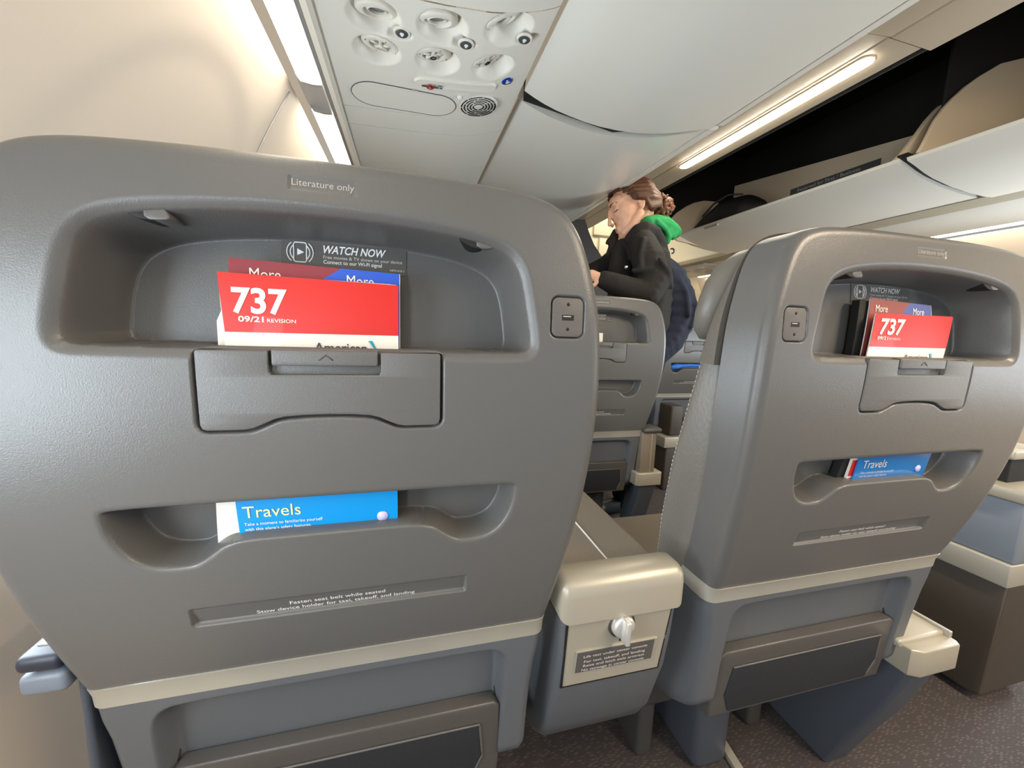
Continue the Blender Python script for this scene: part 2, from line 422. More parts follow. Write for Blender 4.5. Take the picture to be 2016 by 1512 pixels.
BEV = [(.014 * math.sin(a), .013 * (1 - math.cos(a))) for a in (.22, .45, .62, .79, .96, 1.13, 1.35, 1.5708)] + [(.014, .022), (.014, .062)]
def shell_mesh(name, half, vb, depthfn, m, parent, org, nn, mm, corner, bev=BEV, bottom_bev=False):
    """moulded shell: dense face mapped inside the outline, then a chamfer and a side wall along left, top and right"""
    O = chaikin(half, 3, False); O = dense(O, 400)
    I = inset(O, -bev[-2][0] if False else -0.014, False)
    # make sure the inset went inwards
    if I[200, 0] > O[200, 0]: I = inset(O, 0.014, False)
    I[:, 0] = np.maximum(I[:, 0], 0); I[0, 0] = 0; I[-1, 1] = vb
    O[-1, 1] = vb
    ic = int(np.argmin(np.hypot(I[:, 0] - corner[0], I[:, 1] - corner[1])))
    rt = I[ic:][::-1]                       # bottom -> corner
    tpR = I[:ic + 1]                        # centre -> corner
    top = np.vstack([np.stack([-tpR[::-1, 0], tpR[::-1, 1]], 1), tpR[1:]])
    lf = np.stack([-rt[:, 0], rt[:, 1]], 1)
    bot = np.array([(-rt[0, 0], vb), (rt[0, 0], vb)])
    G = coons(bot, top, lf, rt, nn, mm)
    P = G.reshape(-1, 2)
    dep = depthfn(P)
    V = [np.stack([org[0] + P[:, 0], org[1] + yprof(P[:, 1]) + dep, org[2] + P[:, 1]], 1)]
    idx = np.arange(nn * mm).reshape(mm, nn)
    F = np.stack([idx[:-1, :-1], idx[:-1, 1:], idx[1:, 1:], idx[1:, :-1]], -1).reshape(-1, 4)
    loop = np.concatenate([idx[:, 0], idx[-1, 1:], idx[::-1, -1][1:]])
    base = P[loop]
    T = np.gradient(base, axis=0)
    k0 = mm - 1; k1 = mm - 1 + nn - 1
    T /= np.hypot(T[:, 0], T[:, 1])[:, None]
    N = np.stack([-T[:, 1], T[:, 0]], 1)
    for _ in range(6):
        N[1:-1] = (N[:-2] + 2 * N[1:-1] + N[2:]) / 4
    N /= np.hypot(N[:, 0], N[:, 1])[:, None]
    N[0] = (-1, 0); N[-1] = (1, 0)
    prev = loop; cnt = nn * mm; Fl = [F]
    for off, dy in bev:
        q = base + N * off
        V.append(np.stack([org[0] + q[:, 0], org[1] + yprof(base[:, 1]) + dy, org[2] + q[:, 1]], 1))
        cur = np.arange(cnt, cnt + len(q)); cnt += len(q)
        Fl.append(np.stack([prev[:-1], prev[1:], cur[1:], cur[:-1]], -1)); prev = cur
    V = np.vstack(V); F = np.vstack(Fl)
    me = bpy.data.meshes.new(name)
    V = V - np.array(wloc(parent))
    me.vertices.add(len(V)); me.vertices.foreach_set('co', V.astype(np.float32).ravel())
    me.loops.add(F.size); me.loops.foreach_set('vertex_index', F.astype(np.int32).ravel())
    me.polygons.add(len(F)); me.polygons.foreach_set('loop_start', np.arange(0, F.size, 4, dtype=np.int32))
    me.update(calc_edges=True); me.validate()
    me.polygons.foreach_set('use_smooth', np.ones(len(me.polygons), bool))
    return link(name, me, parent, m, False)

def plate(name, poly, d0, d1, m, parent, org, round_=0.0012, sub=0.006):
    """raised plate following the seat surface: outline poly, front at depth d0, back at depth d1"""
    D = np.asarray(poly, float)
    bm = bmesh.new()
    F_ = [bm.verts.new((p[0], d0, p[1])) for p in D]; B_ = [bm.verts.new((p[0], d1, p[1])) for p in D]
    n = len(D); cap = bm.faces.new(F_); bm.faces.new(B_[::-1])
    for i in range(n): bm.faces.new((F_[i], B_[i], B_[(i + 1) % n], F_[(i + 1) % n]))
    bmesh.ops.recalc_face_normals(bm, faces=bm.faces)
    if round_: bmesh.ops.bevel(bm, geom=list(cap.edges), offset=round_, segments=3, affect='EDGES', profile=0.5)
    vmin, vmax = D[:, 1].min(), D[:, 1].max(); k = int((vmax - vmin) / sub)
    for j in range(1, k + 1):
        bmesh.ops.bisect_plane(bm, geom=list(bm.verts) + list(bm.edges) + list(bm.faces), plane_co=(0, 0, vmin + (vmax - vmin) * j / (k + 1)), plane_no=(0, 0, 1))
    for v in bm.verts:
        v.co = Vector((org[0] + v.co.x, org[1] + float(yprof(v.co.z)) + v.co.y, org[2] + v.co.z))
    return mkbm(name, bm, m, parent, True, 50)

def seat_fn(org, dep):
    return lambda u, v: (org[0] + u, org[1] + float(yprof(v)) + dep, org[2] + v)

LOW_HALF = [(.0, -.3835), (.2330, -.3835), (.2318, -.405), (.2275, -.43), (.2245, -.47), (.2235, -.52), (.2235, -.56), (.2235, -.60), (.2235, -.64), (0, -.64)]
REC = chaikin(sym([(0, -.3935), (.16, -.3935), (.178, -.398), (.188, -.411), (.1905, -.435), (.190, -.50), (.188, -.58), (.188, -.68), (0, -.68)]), 2)
def low_depth(P):
    o = sd(P, REC)
    return np.where(o > 0, 0.024 * ss(o / 0.013), 0)

def make_seat(name, label, xc, yoff, zoff, us, fine=0.0011):
    """first-class seat seen from behind; us = +1/-1 puts the charging socket on that side"""
    org = (xc, yoff, EYE + zoff)
    root = thing(name, label, 'airplane seat', (xc, yoff + 0.62, FLOOR))
    nn = int(0.47 / fine); mm = int(0.50 / fine)
    shell_mesh('back_shell', OUT_R, -.357, lambda P: seat_depth(P, us), m_shell, root, org, nn, mm, (.212, .108))
    # champagne trim band: U-shaped in plan
    path = [(-.2372, .064), (-.2372, .0125), (-.2355, .0068), (-.2320, .0025), (-.2275, -.0002), (-.2230, -.0012), (0, -.0012)]
    path = path + [(-u, d) for u, d in path[-2::-1]]
    V = []; F = []
    vv = [-.357, -.3578, -.3700, -.3828, -.3836]; ex = [.003, 0, 0, 0, .003]
    for (v, e) in zip(vv, ex):
        for (u, d) in path:
            sc = 1 - (0.0018 * (-.357 - v) / .0266)
            V.append((xc + u * sc, yoff + float(yprof(v)) + d + e, EYE + zoff + v))
    n = len(path)
    for j in range(len(vv) - 1):
        for i in range(n - 1): F.append((j * n + i, j * n + i + 1, (j + 1) * n + i + 1, (j + 1) * n + i))
    mk('trim_band', V, F, m_trim, root, True, 30)
    # lower shell: full-width face with recess, chamfered sides
    rows = 150; cols = 230
    vs_ = np.linspace(-.3836, -.64, rows)
    hw = np.interp(-vs_, [-p[1] for p in LOW_HALF[1:-1]], [p[0] for p in LOW_HALF[1:-1]])
    V = []; F = []
    s = np.linspace(-1, 1, cols)
    U = hw[:, None] * s[None]; VV = np.repeat(vs_[:, None], cols, 1)
    P = np.stack([U.ravel(), VV.ravel()], 1)
    inner = P.copy(); inner[:, 0] = U.ravel() * (1 - 0.010 / np.repeat(hw, cols))
    d = low_depth(inner)
    curl = 0.9 * np.maximum(-.56 - P[:, 1], 0) ** 2 / 0.055
    X = np.stack([xc + inner[:, 0], yoff + yprof(np.minimum(P[:, 1], -.386)) + d + curl, EYE + zoff + P[:, 1]], 1)
    V = [X]; idx = np.arange(rows * cols).reshape(rows, cols)
    Fl = [np.stack([idx[:-1, :-1], idx[1:, :-1], idx[1:, 1:], idx[:-1, 1:]], -1).reshape(-1, 4)]
    cnt = rows * cols
    for sg, col in ((-1, 0), (1, cols - 1)):
        prev = idx[:, col]
        for off, dy in ((.003, .0005), (.009, .006), (.0105, .009), (.0115, .013), (.0125, .075)):
            flare = (0.030 * np.clip((-.40 - vs_) / .24, 0, 1)) * (dy > .05)
            q = np.stack([xc + sg * (hw - .010 + off + flare), yoff + yprof(np.minimum(vs_, -.386)) + dy + np.where(vs_ < -.56, 0.9 * (-.56 - vs_) ** 2 / .055, 0), EYE + zoff + vs_], 1)
            V.append(q); cur = np.arange(cnt, cnt + rows); cnt += rows
            Fl.append(np.stack([prev[:-1], prev[1:], cur[1:], cur[:-1]][:: 1 if sg < 0 else -1], -1)); prev = cur
    mk('lower_shell', np.vstack(V), np.vstack(Fl), m_shell_low, root, True, 60)
    # pouch in the lower shell
    pk = plate('storage_pouch', [(-.184, -.492), (-.176, -.486), (.176, -.486), (.184, -.492), (.188, -.57), (.186, -.612), (-.186, -.612), (-.188, -.57)], .004, .022, m_pouch, root, org, .003, .02)
    plate('pouch_net', [(-.158, -.516), (.158, -.516), (.164, -.57), (.150, -.605), (-.150, -.605), (-.164, -.57)], .0022, .006, m_mesh, pk, org, .0008, .03)
    bm = bmesh.new()
    yy = lambda u, v, dd: (xc + u, yoff + float(yprof(v)) + dd, EYE + zoff + v)
    ring = [(-.158, -.516), (.158, -.516), (.164, -.57), (.150, -.605)]
    pts = []
    for a, b in zip(ring[:-1], ring[1:]):
        for k in range(8): pts.append(yy(a[0] + (b[0] - a[0]) * k / 8, a[1] + (b[1] - a[1]) * k / 8, .0025))
    tube(bm, pts, .0014, 6)
    mkbm('pouch_piping', bm, m_dev, pk, True)
    for sg in (-1, 1):
        bm = bmesh.new(); tube(bm, [yy(sg * .181, -.478, .022), yy(sg * .181, -.495, .016)], .0017, 6)
        mkbm('pouch_cord', bm, m_black, pk, True)
    # fold-out device holder with its latch
    notch = []
    T = [p for p in TRAY_SHARP]
    body = []
    for p in T: body.append(p)
    # cut the latch notch into the top edge
    top_in = [(.0443, -.0240), (.0443, -.0415), (.0425, -.0438), (-.0425, -.0438), (-.0443, -.0415), (-.0443, -.0240)]
    outl = [p for p in T if not (abs(p[0]) < 1e-9 and p[1] > -.03)]
    i0 = max(i for i, p in enumerate(outl) if p[0] < 0 and p[1] > -.0245)
    seq = outl[:i0 + 1]
    # outl runs right-top .. bottom .. left-top ; close it with the notch from left to right
    dev = plate('device_holder', seq + top_in[::-1], -.0004, .012, m_dev, root, org, .0011, .008)
    plate('holder_panel', [(.0455, -.0240), (.0455, -.045), (-.0455, -.045), (-.0455, -.0240)], .0052, .011, m_dev, dev, org, .0006, .01)
    la = plate('latch', [(.0418, -.0228), (.0418, -.0348), (.0405, -.0362), (-.0405, -.0362), (-.0418, -.0348), (-.0418, -.0228)], -.0012, .009, m_dev, dev, org, .0016, .006)
    bm = bmesh.new()
    f = seat_fn(org, -.0014)
    for a, b in (((-.0055, -.0312), (0, -.0268)), ((0, -.0268), (.0055, -.0312))): tube(bm, [f(*a), f(*b)], .00045, 5)
    mkbm('arrow_mark', bm, m_dark, la, True)
    # charging socket
    plate('socket_gap', rrect(us * USBC[0] - USBH[0] - .0014, us * USBC[0] + USBH[0] + .0014, USBC[1] - USBH[1] - .0014, USBC[1] + USBH[1] + .0014, .0072), .0038, .007, m_black, root, org, 0, .02)
    up = plate('charging_socket', rrect(us * USBC[0] - USBH[0], us * USBC[0] + USBH[0], USBC[1] - USBH[1], USBC[1] + USBH[1], .0062), .0003, .006, m_usb, root, org, .001, .02)
    cx, cy = us * USBC[0], USBC[1]
    plate('port', rrect(cx - .0062, cx + .0062, cy - .0030, cy + .0024, .0004, 2), .0001, .003, m_black, up, org, 0, .05)
    plate('port_tongue', rrect(cx - .0050, cx + .0030, cy + .0004, cy + .0014, .0003, 2), -.0001, .003, m_grey, up, org, 0, .05)
    for k, dv in enumerate((.0125, -.0115)):
        bm = bmesh.new(); lathe(bm, [(0, .0), (.0017, 0), (.0017, -.002)], seat_fn(org, .0001)(cx, cy + dv), (0, -1, 0), 14)
        mkbm('screw_hole', bm, m_black, up, True)
    # coat hooks in the roof of the literature pocket
    for sg in (-1, 1):
        c = (sg * .1285, .0775)
        pl = plate('coat_hook_slot', chaikin([(c[0] - .019, .0838), (c[0] - .006, .0868), (c[0] + .014, .0868), (c[0] + .0165, .081), (c[0] + .010, .0738), (c[0] - .005, .0742)], 2), .0066, .030, m_black, root, org, .001, .05)
        plate('coat_hook', chaikin([(c[0] + .000, .0835), (c[0] + .0135, .0855), (c[0] + .0185, .0765), (c[0] + .015, .0745), (c[0] + .001, .0740)], 1), .0060, .030, m_shell, pl, org, .0014, .05)
    # lettering on the shell
    fl = seat_fn(org, .0007)
    text('lettering', 'Literature only', -.0242, .0236, .1112, .0054, fl, m_faint, root)
    ff = lambda u, v: (xc + u, yoff + float(yprof(v)) + 0.0009 + .0042 * min(max((-.2665 - v) / .024, 0), 1), EYE + zoff + v)
    text('lettering', 'Fasten seat belt while seated', -.0465, .0440, -.2790, .0047, ff, m_white, root, .004)
    text('lettering', 'Stow device holder for taxi, takeoff, and landing', -.0768, .0742, -.2868, .0047, ff, m_white, root, .004)
    # entertainment sticker on the pocket wall
    st = plate('sticker', [(-.0490, .0505), (.0660, .0505), (.0660, .0770), (-.0490, .0778)], .0622, .0632, m_sticker, root, org, 0, .02)
    fs = seat_fn(org, .0619)
    text('lettering', 'WATCH NOW', -.0122, .0460, .0678, .0072, fs, m_white, st, .02, .28)
    text('lettering', 'Free movies & TV shows on your device', -.0122, .0618, .0626, .0030, fs, m_print, st, .0)
    text('lettering', 'Connect to our Wi-Fi signal', -.0122, .0420, .0578, .0034, fs, m_white, st, .012)
    text('lettering', 'NP91418-1', .0500, .0635, .0545, .0021, fs, m_print, st, 0)
    bm = bmesh.new()
    P = [fs(*p) for p in rrect(-.0382, -.0270, .0578, .0762, .0022)]; tube(bm, P + [P[0], P[1]], .00055, 6)
    for sg in (-1, 1):
        for r in (.0085, .0115):
            tube(bm, [fs(-.0326 + sg * r * math.cos(a), .0670 + r * math.sin(a)) for a in np.linspace(-.85, .85, 9)], .00055, 6)
    v3 = [bm.verts.new(fs(*p)) for p in ((-.0352, .0640), (-.0292, .0672), (-.0352, .0704))]; bm.faces.new(v3)
    mkbm('phone_symbol', bm, m_white, st)
    # cushions ---------------------------------------------------------------
    yb0 = Y0 + yoff
    side = [(yb0 + .125, EYE - .40), (yb0 + .195, EYE - .41), (yb0 + .192, EYE - .30), (yb0 + .178, EYE - .20), (yb0 + .158, EYE - .12), (yb0 + .132, EYE - .02), (yb0 + .118, EYE + .005), (yb0 + .076, EYE + .005), (yb0 + .076, EYE - .10), (yb0 + .078, EYE - .25)]
    cu = prism('back_cushion', chaikin(side, 1), 'x', xc - .238, xc + .238, m_leather, root, .018, 5)
    half = [(u * .985, v * .99 + .003) for u, v in chaikin(OUT_R, 2, False) if v > -.05]
    pan = sym(half)
    bm = bmesh.new()
    A = [bm.verts.new((xc + u, yb0 + .077, EYE + zoff + v)) for u, v in pan]
    B = [bm.verts.new((xc + u * .97, yb0 + .112 - .22 * max(v, -.05), EYE + zoff + v * .97)) for u, v in pan]
    f1 = bm.faces.new(A); f2 = bm.faces.new(B[::-1]); n = len(pan)
    for i in range(n): bm.faces.new((A[i], B[i], B[(i + 1) % n], A[(i + 1) % n]))
    bmesh.ops.recalc_face_normals(bm, faces=bm.faces)
    bmesh.ops.bevel(bm, geom=list(f2.edges), offset=.012, segments=4, affect='EDGES', profile=.5)
    mkbm('upper_back_panel', bm, m_leather, root, True, 50)
    # winged headrest
    bm = bmesh.new()
    t = bmesh.new(); bmesh.ops.create_cube(t, size=2); bmesh.ops.subdivide_edges(t, edges=t.edges, cuts=5, use_grid_fill=True)
    for v in t.verts:
        x, y, z = v.co
        zz = z; wing = abs(x) ** 3
        k = 1 - .10 * max(z, 0) ** 2
        e = (abs(x) ** 4 + abs(y) ** 4 + abs(z) ** 4) ** .25; g = max(abs(x), abs(y), abs(z)) / e
        x, y, z = x * (.45 + .55 * g), y * (.4 + .6 * g), z * (.6 + .4 * g)
        v.co = (xc + x * .215 * k, yb0 + .150 + .034 * y + .026 * wing - .042 * (zz * .5 + .5), EYE + .062 + .073 * z)
    bmesh.ops.smooth_vert(t, verts=t.verts, factor=.5, use_axis_x=True, use_axis_y=True, use_axis_z=True)
    merge(bm, t)
    hr = mkbm('headrest', bm, m_leather, root, True)
    for sg in (-1, 1):
        bm = bmesh.new()
        path = [(yb0 + .1835, EYE - .38), (yb0 + .181, EYE - .30), (yb0 + .167, EYE - .20), (yb0 + .147, EYE - .12), (yb0 + .121, EYE - .02)]
        pts = dense(path, 96)
        for i in range(0, 94, 2):
            a = pts[i]; b = pts[i + 1]
            tube(bm, [(xc + sg * .2350, a[0] + .002, a[1]), (xc + sg * .2350, b[0] + .002, b[1])], .0008, 5)
        mkbm('stitching', bm, m_thread, cu, True)
    box('seat_cushion', (xc - .225, yb0 + .17, .41), (xc + .225, yb0 + .64, .522), m_leather2, root, .03, 5)
    box('seat_base', (xc - .20, yb0 + .26, FLOOR + .14), (xc + .20, yb0 + .56, .42), m_dark, root, .02)
    for sg in (-1, 1):
        box('leg', (xc + sg * .15 - .02, yb0 + .28, FLOOR), (xc + sg * .15 + .02, yb0 + .54, .30), m_dark, root, .01)
    return root, org

def copy_tree(o, parent=None):
    c = o.copy(); C.objects.link(c)
    if parent is not None: c.parent = parent
    for ch in list(o.children): copy_tree(ch, c)
    return c

# ------------------------------------------------------------------ the cabin
CX = 1.20                                    # aisle centreline
def wall_x(z): return CX - math.sqrt(1.70 ** 2 - (z - .75) ** 2)
arch = chaikin([(.60, .60), (.58, 1.20), (.645, 1.33), (.715, 1.43), (.80, 1.50), (.90, 1.525), (1.0, 1.50), (1.07, 1.42), (1.10, 1.30), (1.11, .60)], 2)
def wall(name, side, y0, y1, z0, z1, holes, relief):
    ny = int((y1 - y0) / .012); nz = int((z1 - z0) / .014)
    ys = np.linspace(y0, y1, ny + 1); zs = np.linspace(z0, z1, nz + 1)
    YY, ZZ = np.meshgrid(ys, zs)
    P = np.stack([YY.ravel(), ZZ.ravel()], 1)
    dep = np.zeros(len(P))
    if relief:
        o = sd(P, arch); dep = .007 * ss((o + .02) / .05)
        dep += .006 * np.exp(-((P[:, 0] - 1.122) / .004) ** 2)
    xw = np.array([wall_x(z) for z in P[:, 1]]) - dep
    X = xw if side < 0 else 2 * CX - xw
    V = np.stack([X, P[:, 0], P[:, 1]], 1); F = []
    for j in range(nz):
        for i in range(ny):
            yc = (ys[i] + ys[i + 1]) / 2; zc = (zs[j] + zs[j + 1]) / 2
            if any(h[0] < yc < h[1] and h[2] < zc < h[3] for h in holes): continue
            a = j * (ny + 1) + i; f = (a, a + 1, a + ny + 2, a + ny + 1)
            F.append(f if side < 0 else f[::-1])
    return tag(mk(name, V, F, m_wall, None, True), kind='structure')
wall('wall_left', -1, -1.6, 3.4, FLOOR, 1.612, [(-.08, .20, .80, 1.16), (.43, .71, .80, 1.16), (.96, 1.24, .80, 1.16), (-.90, -.60, .80, 1.16)], True)
wall('wall_right', 1, -1.6, 3.4, FLOOR, 1.60, [(-.35, -.05, .80, 1.16), (.55, .85, .80, 1.16), (-1.25, -.95, .80, 1.16)], False)
bm = bmesh.new(); tube(bm, [(wall_x(z) + .0015, 1.122, z) for z in np.linspace(.2, 1.60, 40)], .0022, 5)
tag(mkbm('trim_1', bm, m_grey, None, True), kind='structure')
tag(mk('floor', [(-.45, -1.6, FLOOR), (2.85, -1.6, FLOOR), (2.85, 3.6, FLOOR), (-.45, 3.6, FLOOR)], [(0, 1, 2, 3)], m_carpet), kind='structure')

# ceiling: two beige panels along the aisle
def ceil_panel(name, y0, y1, dz, xr):
    prof = [(.88, 1.775 + dz), (1.132, 1.800 + dz), (1.138, 1.7985 + dz), (xr, 1.797 + dz), (xr, 1.83 + dz), (.88, 1.83 + dz)]
    return tag(sweep(name, prof, y0, y1, m_ceil, sharp=10), kind='structure')
ceil_panel('ceiling', .806, 3.3, 0, 1.248)
ceil_panel('ceiling.001', -1.6, .800, -.004, 1.272)
lp = []
x0, x1, ya, yb_ = 1.1500, 1.1880, .885, 1.585
for k in range(9): a = math.pi * k / 8; lp.append(((x0 + x1) / 2 + (x1 - x0) / 2 * math.cos(a), yb_ + (x1 - x0) * .6 * math.sin(a)))
for k in range(9): a = math.pi + math.pi * k / 8; lp.append(((x0 + x1) / 2 + (x1 - x0) / 2 * math.cos(a), ya + (x1 - x0) * .6 * math.sin(a)))
tg = thing('ceiling_strip_light', 'lit strip light with rounded ends in the beige ceiling panel above the aisle', 'light', (1.169, 1.235, 1.79))
prism('diffuser', lp, 'z', 1.7915, 1.7985, m_striplit_c, tg)
rim = [((p[0] - 1.169) * 1.14 + 1.169, (p[1] - 1.235) * 1.008 + 1.235) for p in lp]
prism('frame', rim, 'z', 1.7945, 1.8005, m_cream, tg, .001)

# ---- left overhead bins
BP = [(.285, 1.661), (.312, 1.649), (.339, 1.639), (.372, 1.6295), (.408, 1.622), (.452, 1.6145), (.497, 1.6095), (.55, 1.608), (.605, 1.6098), (.66, 1.616), (.717, 1.6260), (.775, 1.640), (.815, 1.650), (.838, 1.6545), (.850, 1.659), (.8535, 1.666), (.850, 1.674), (.842, 1.6775)]
def bin_thing(label, y0, y1, fy0=None, lift=0.0):
    t = thing('overhead_bin', label, 'overhead bin', (.57, (y0 + y1) / 2, 1.60), 'closed overhead bins on the left')
    lf = (lambda x, tt: lift * max(.4, 1 - (x - .28) / .5)) if lift else None
    sweep('bucket', BP + [(.80, 1.71), (.60, 1.79), (.30, 1.79)], y0, y1, m_bin, t, 1, fy0, None, True, 30, lf)
    sweep('latch_rail', [(.864, 1.672), (.868, 1.6695), (.890, 1.6725), (.895, 1.676), (.895, 1.683), (.864, 1.684)], y0, y1, m_bin, t, 1, fy0, None, True, 30)
    return t
bin_thing('nearest closed cream overhead bin bulging at the top of the photo', -1.2, 1.050)
bin_thing('farther closed cream overhead bin beyond the dark curved gap', 1.114, 2.15, lambda x: -.036 * (x - .285) / .57, .016)
tag(sweep('left_gap_shade', [(.30, 1.672), (.56, 1.625), (.83, 1.672), (.80, 1.75), (.30, 1.75)], 1.049, 1.14, m_black), kind='structure')  # black filler painting the shadow in the gap between the left bins

# ---- passenger service channel on the left
PP = [(-.157, 1.6), (.065, 1.606), (.143, 1.612), (.180, 1.6185), (.208, 1.626), (.235, 1.6345), (.258, 1.6435), (.270, 1.650), (.272, 1.656), (.26, 1.660), (.2, 1.645), (-.157, 1.63)]
def psz(x): return float(np.interp(x, [p[0] for p in PP[:9]], [p[1] for p in PP[:9]]))
def filler(name, y0, y1, bend=0.010):
    n = 1
    return tag(sweep(name, PP, y0, y1, m_psu, None, 1, None, None, True, 30), kind='structure')
filler('trim_3', -1.2, .762); filler('trim_4', 1.141, 1.231); filler('trim_5', 1.2335, 1.488); filler('trim_6', 1.4895, 2.2)
tag(sweep('trim_7', [(-.175, 1.588), (-.163, 1.585), (-.158, 1.592), (-.158, 1.62), (-.175, 1.62)], -1.2, 2.2, m_psu, None, 1, None, None, True, 30), kind='structure')
tag(sweep('trim_8', [(-.190, 1.612), (-.170, 1.606), (-.170, 1.66), (-.190, 1.66)], -1.2, 2.2, m_black), kind='structure')
for nm, a, b in (('trim_9', -1.2, 1.185), ('trim_10', 1.187, 2.2)):
    tag(sweep(nm, [(-.190, 1.597), (-.184, 1.590), (-.178, 1.593), (-.178, 1.63), (-.190, 1.63)], a, b, m_grey, None, 1, None, None, True, 30), kind='structure')
def side_strip(label, y0, y1, side, mm_):
    c = (lambda x: x) if side < 0 else (lambda x: 2 * CX - x)
    t = thing('sidewall_strip_light', label, 'light', (c(-.216), (y0 + y1) / 2, 1.60), 'strip lights along the side walls')
    pr = [(c(-.243), 1.612), (c(-.236), 1.604), (c(-.21), 1.601), (c(-.190), 1.603), (c(-.190), 1.618), (c(-.243), 1.624)]
    sweep('diffuser', pr, y0 + .012, y1 - .012, mm_, t)
    for a, b in ((y0, y0 + .012), (y1 - .012, y1)): sweep('end_cap', [(x, z - .001) for x, z in pr], a, b, m_grey, t)
side_strip('warm strip light between left wall and service panel, nearest the camera', -1.2, 1.085, -1, m_striplit_l)
side_strip('warm strip light over the left wall just above the near seat back', 1.195, 2.3, -1, m_striplit_l)
tag(sweep('trim_11', [(-.246, 1.614), (-.190, 1.606), (-.190, 1.64), (-.25, 1.64)], 1.07, 1.21, m_grey), kind='structure')

def dimple(bm, c, r, h):
    """flanged round bowl seen from below: rim ring flush with the panel and cup going up"""
    pr = [(r * 1.06, -.0002), (r * 1.0, -.0012)]
    for k in range(1, 9):
        a = k / 8 * math.pi / 2; pr.append((r * (math.cos(a) * .62 + .38 * (1 - k / 8 * .35)), h * math.sin(a)))
    lathe(bm, pr, c, (0, 0, 1), 40)
def panel_with_holes(name, y0, y1, holes, m, parent, thick=.0):
    """service panel skin following the rolled profile, with round openings left out"""
    xs = np.linspace(-.157, .271, 172); ys = np.linspace(y0, y1, 152)
    XX, YY = np.meshgrid(xs, ys); P = np.stack([XX.ravel(), YY.ravel()], 1)
    up = np.zeros(len(P))
    for (hx, hy, rx, ry, dep, kx, ky) in holes:
        q = np.hypot((P[:, 0] - hx) / rx, (P[:, 1] - hy) / ry)
        up = np.maximum(up, dep * ss((1 - q) / .55) ** .8 if dep > 0 else 0)
    V = np.stack([P[:, 0], P[:, 1], np.array([psz(x) for x in P[:, 0]]) + up], 1)
    nx = len(xs); F = []
    idx = np.arange(len(P)).reshape(len(ys), nx)
    F = np.stack([idx[:-1, :-1], idx[1:, :-1], idx[1:, 1:], idx[:-1, 1:]], -1).reshape(-1, 4)
    return mk(name, V, F, m, parent, True)
LX = [-.059, .062, .185]; LYc = [.825, .820, .806]; GX = [-.060, .060, .178]; GYc = [.914, .917, .919]
psu = thing('passenger_service_panel', 'off-white overhead panel with reading lights, air nozzles and round speaker', 'overhead panel', (.057, .95, 1.59))
holes = [(x, y, .049, .047, .030, 0, 0) for x, y in zip(LX, LYc)] + [(x, y, .0475, .045, .030, 0, 0) for x, y in zip(GX, GYc)]
holes += [(x + .040, y + .030, .030, .017, .010, 0, 0) for x, y in zip(LX, LYc)]
panel_with_holes('panel_skin', .765, 1.138, holes, m_psu, psu)
for i, (x, y) in enumerate(zip(LX, LYc)):
    z = psz(x); a = Vector(((.0, .12, .55)[i], .30, -1)).normalized()
    c = Vector((x + (.006, -.010, -.016)[i], y + .004, z + .019))
    bm = bmesh.new(); lathe(bm, [(.0385, -.012), (.0385, .004), (.036, .0065), (.026, .0072), (.0245, .0052), (.0235, .0015), (.019, .0012), (.0178, .0042), (.0165, .0052), (.0150, .0045), (.0145, .0)], c, a, 40)
    rl = mkbm('reading_light', bm, m_psu, psu, True, 50)
    bm = bmesh.new(); lathe(bm, [(0, .0012), (.0150, .0008)], c, a, 32); mkbm('lamp_lens', bm, m_lens, rl, True)
for i, (x, y) in enumerate(zip(GX, GYc)):
    z = psz(x); a = Vector(((-.12, .15, .55)[i], .22, -1)).normalized()
    c = Vector((x + (.008, -.010, -.016)[i], y + .003, z + .018))
    bm = bmesh.new(); lathe(bm, [(.0375, -.012), (.0375, .004), (.036, .0058), (.0245, .0066), (.0225, .0056), (.0210, -.004), (.0205, -.010), (0, -.010)], c, a, 40)
    an = mkbm('air_nozzle', bm, m_psu, psu, True, 50)
    bm = bmesh.new(); lathe(bm, [(.0060, -.006), (.0060, .0065), (.0040, .0085), (0, .0085)], c, a, 20)
    u = a.cross(Vector((0, 1, 0))).normalized(); v = a.cross(u)
    for k in range(5):
        an_ = 2 * math.pi * k / 5 + .3; d = u * math.cos(an_) + v * math.sin(an_)
        tube(bm, [c + d * .005 + a * .003, c + d * .020 + a * .002], [.0032, .0038], 8)
    mkbm('nozzle_vanes', bm, m_psu, an, True)
    if i:
        bm = bmesh.new(); tube(bm, [c + a * .0092 + (u * math.cos(t) + v * math.sin(t)) * .0058 for t in np.linspace(0, 2 * math.pi, 20)], .0012, 6); mkbm('seal_ring', bm, m_black, an, True)
    for k in range(4):
        bm = bmesh.new(); t = math.pi / 4 + k * math.pi / 2 + .4; lathe(bm, [(0, .0072), (.0012, .0072), (.0012, .0060)], c + (u * math.cos(t) + v * math.sin(t)) * .0305, a, 8)
        mkbm('screw', bm, m_dark, an, True)
def bulb(bm, x, y, z, s):
    P = [(0, -1.0), (.35, -1.0), (.40, -.45), (.75, .0), (.75, .55), (.4, .95), (0, 1.05)]
    P = P + [(-a, b) for a, b in P[-2:0:-1]]
    vs2 = [bm.verts.new((x + a * s, y - b * s, z)) for a, b in P]; bm.faces.new(vs2)
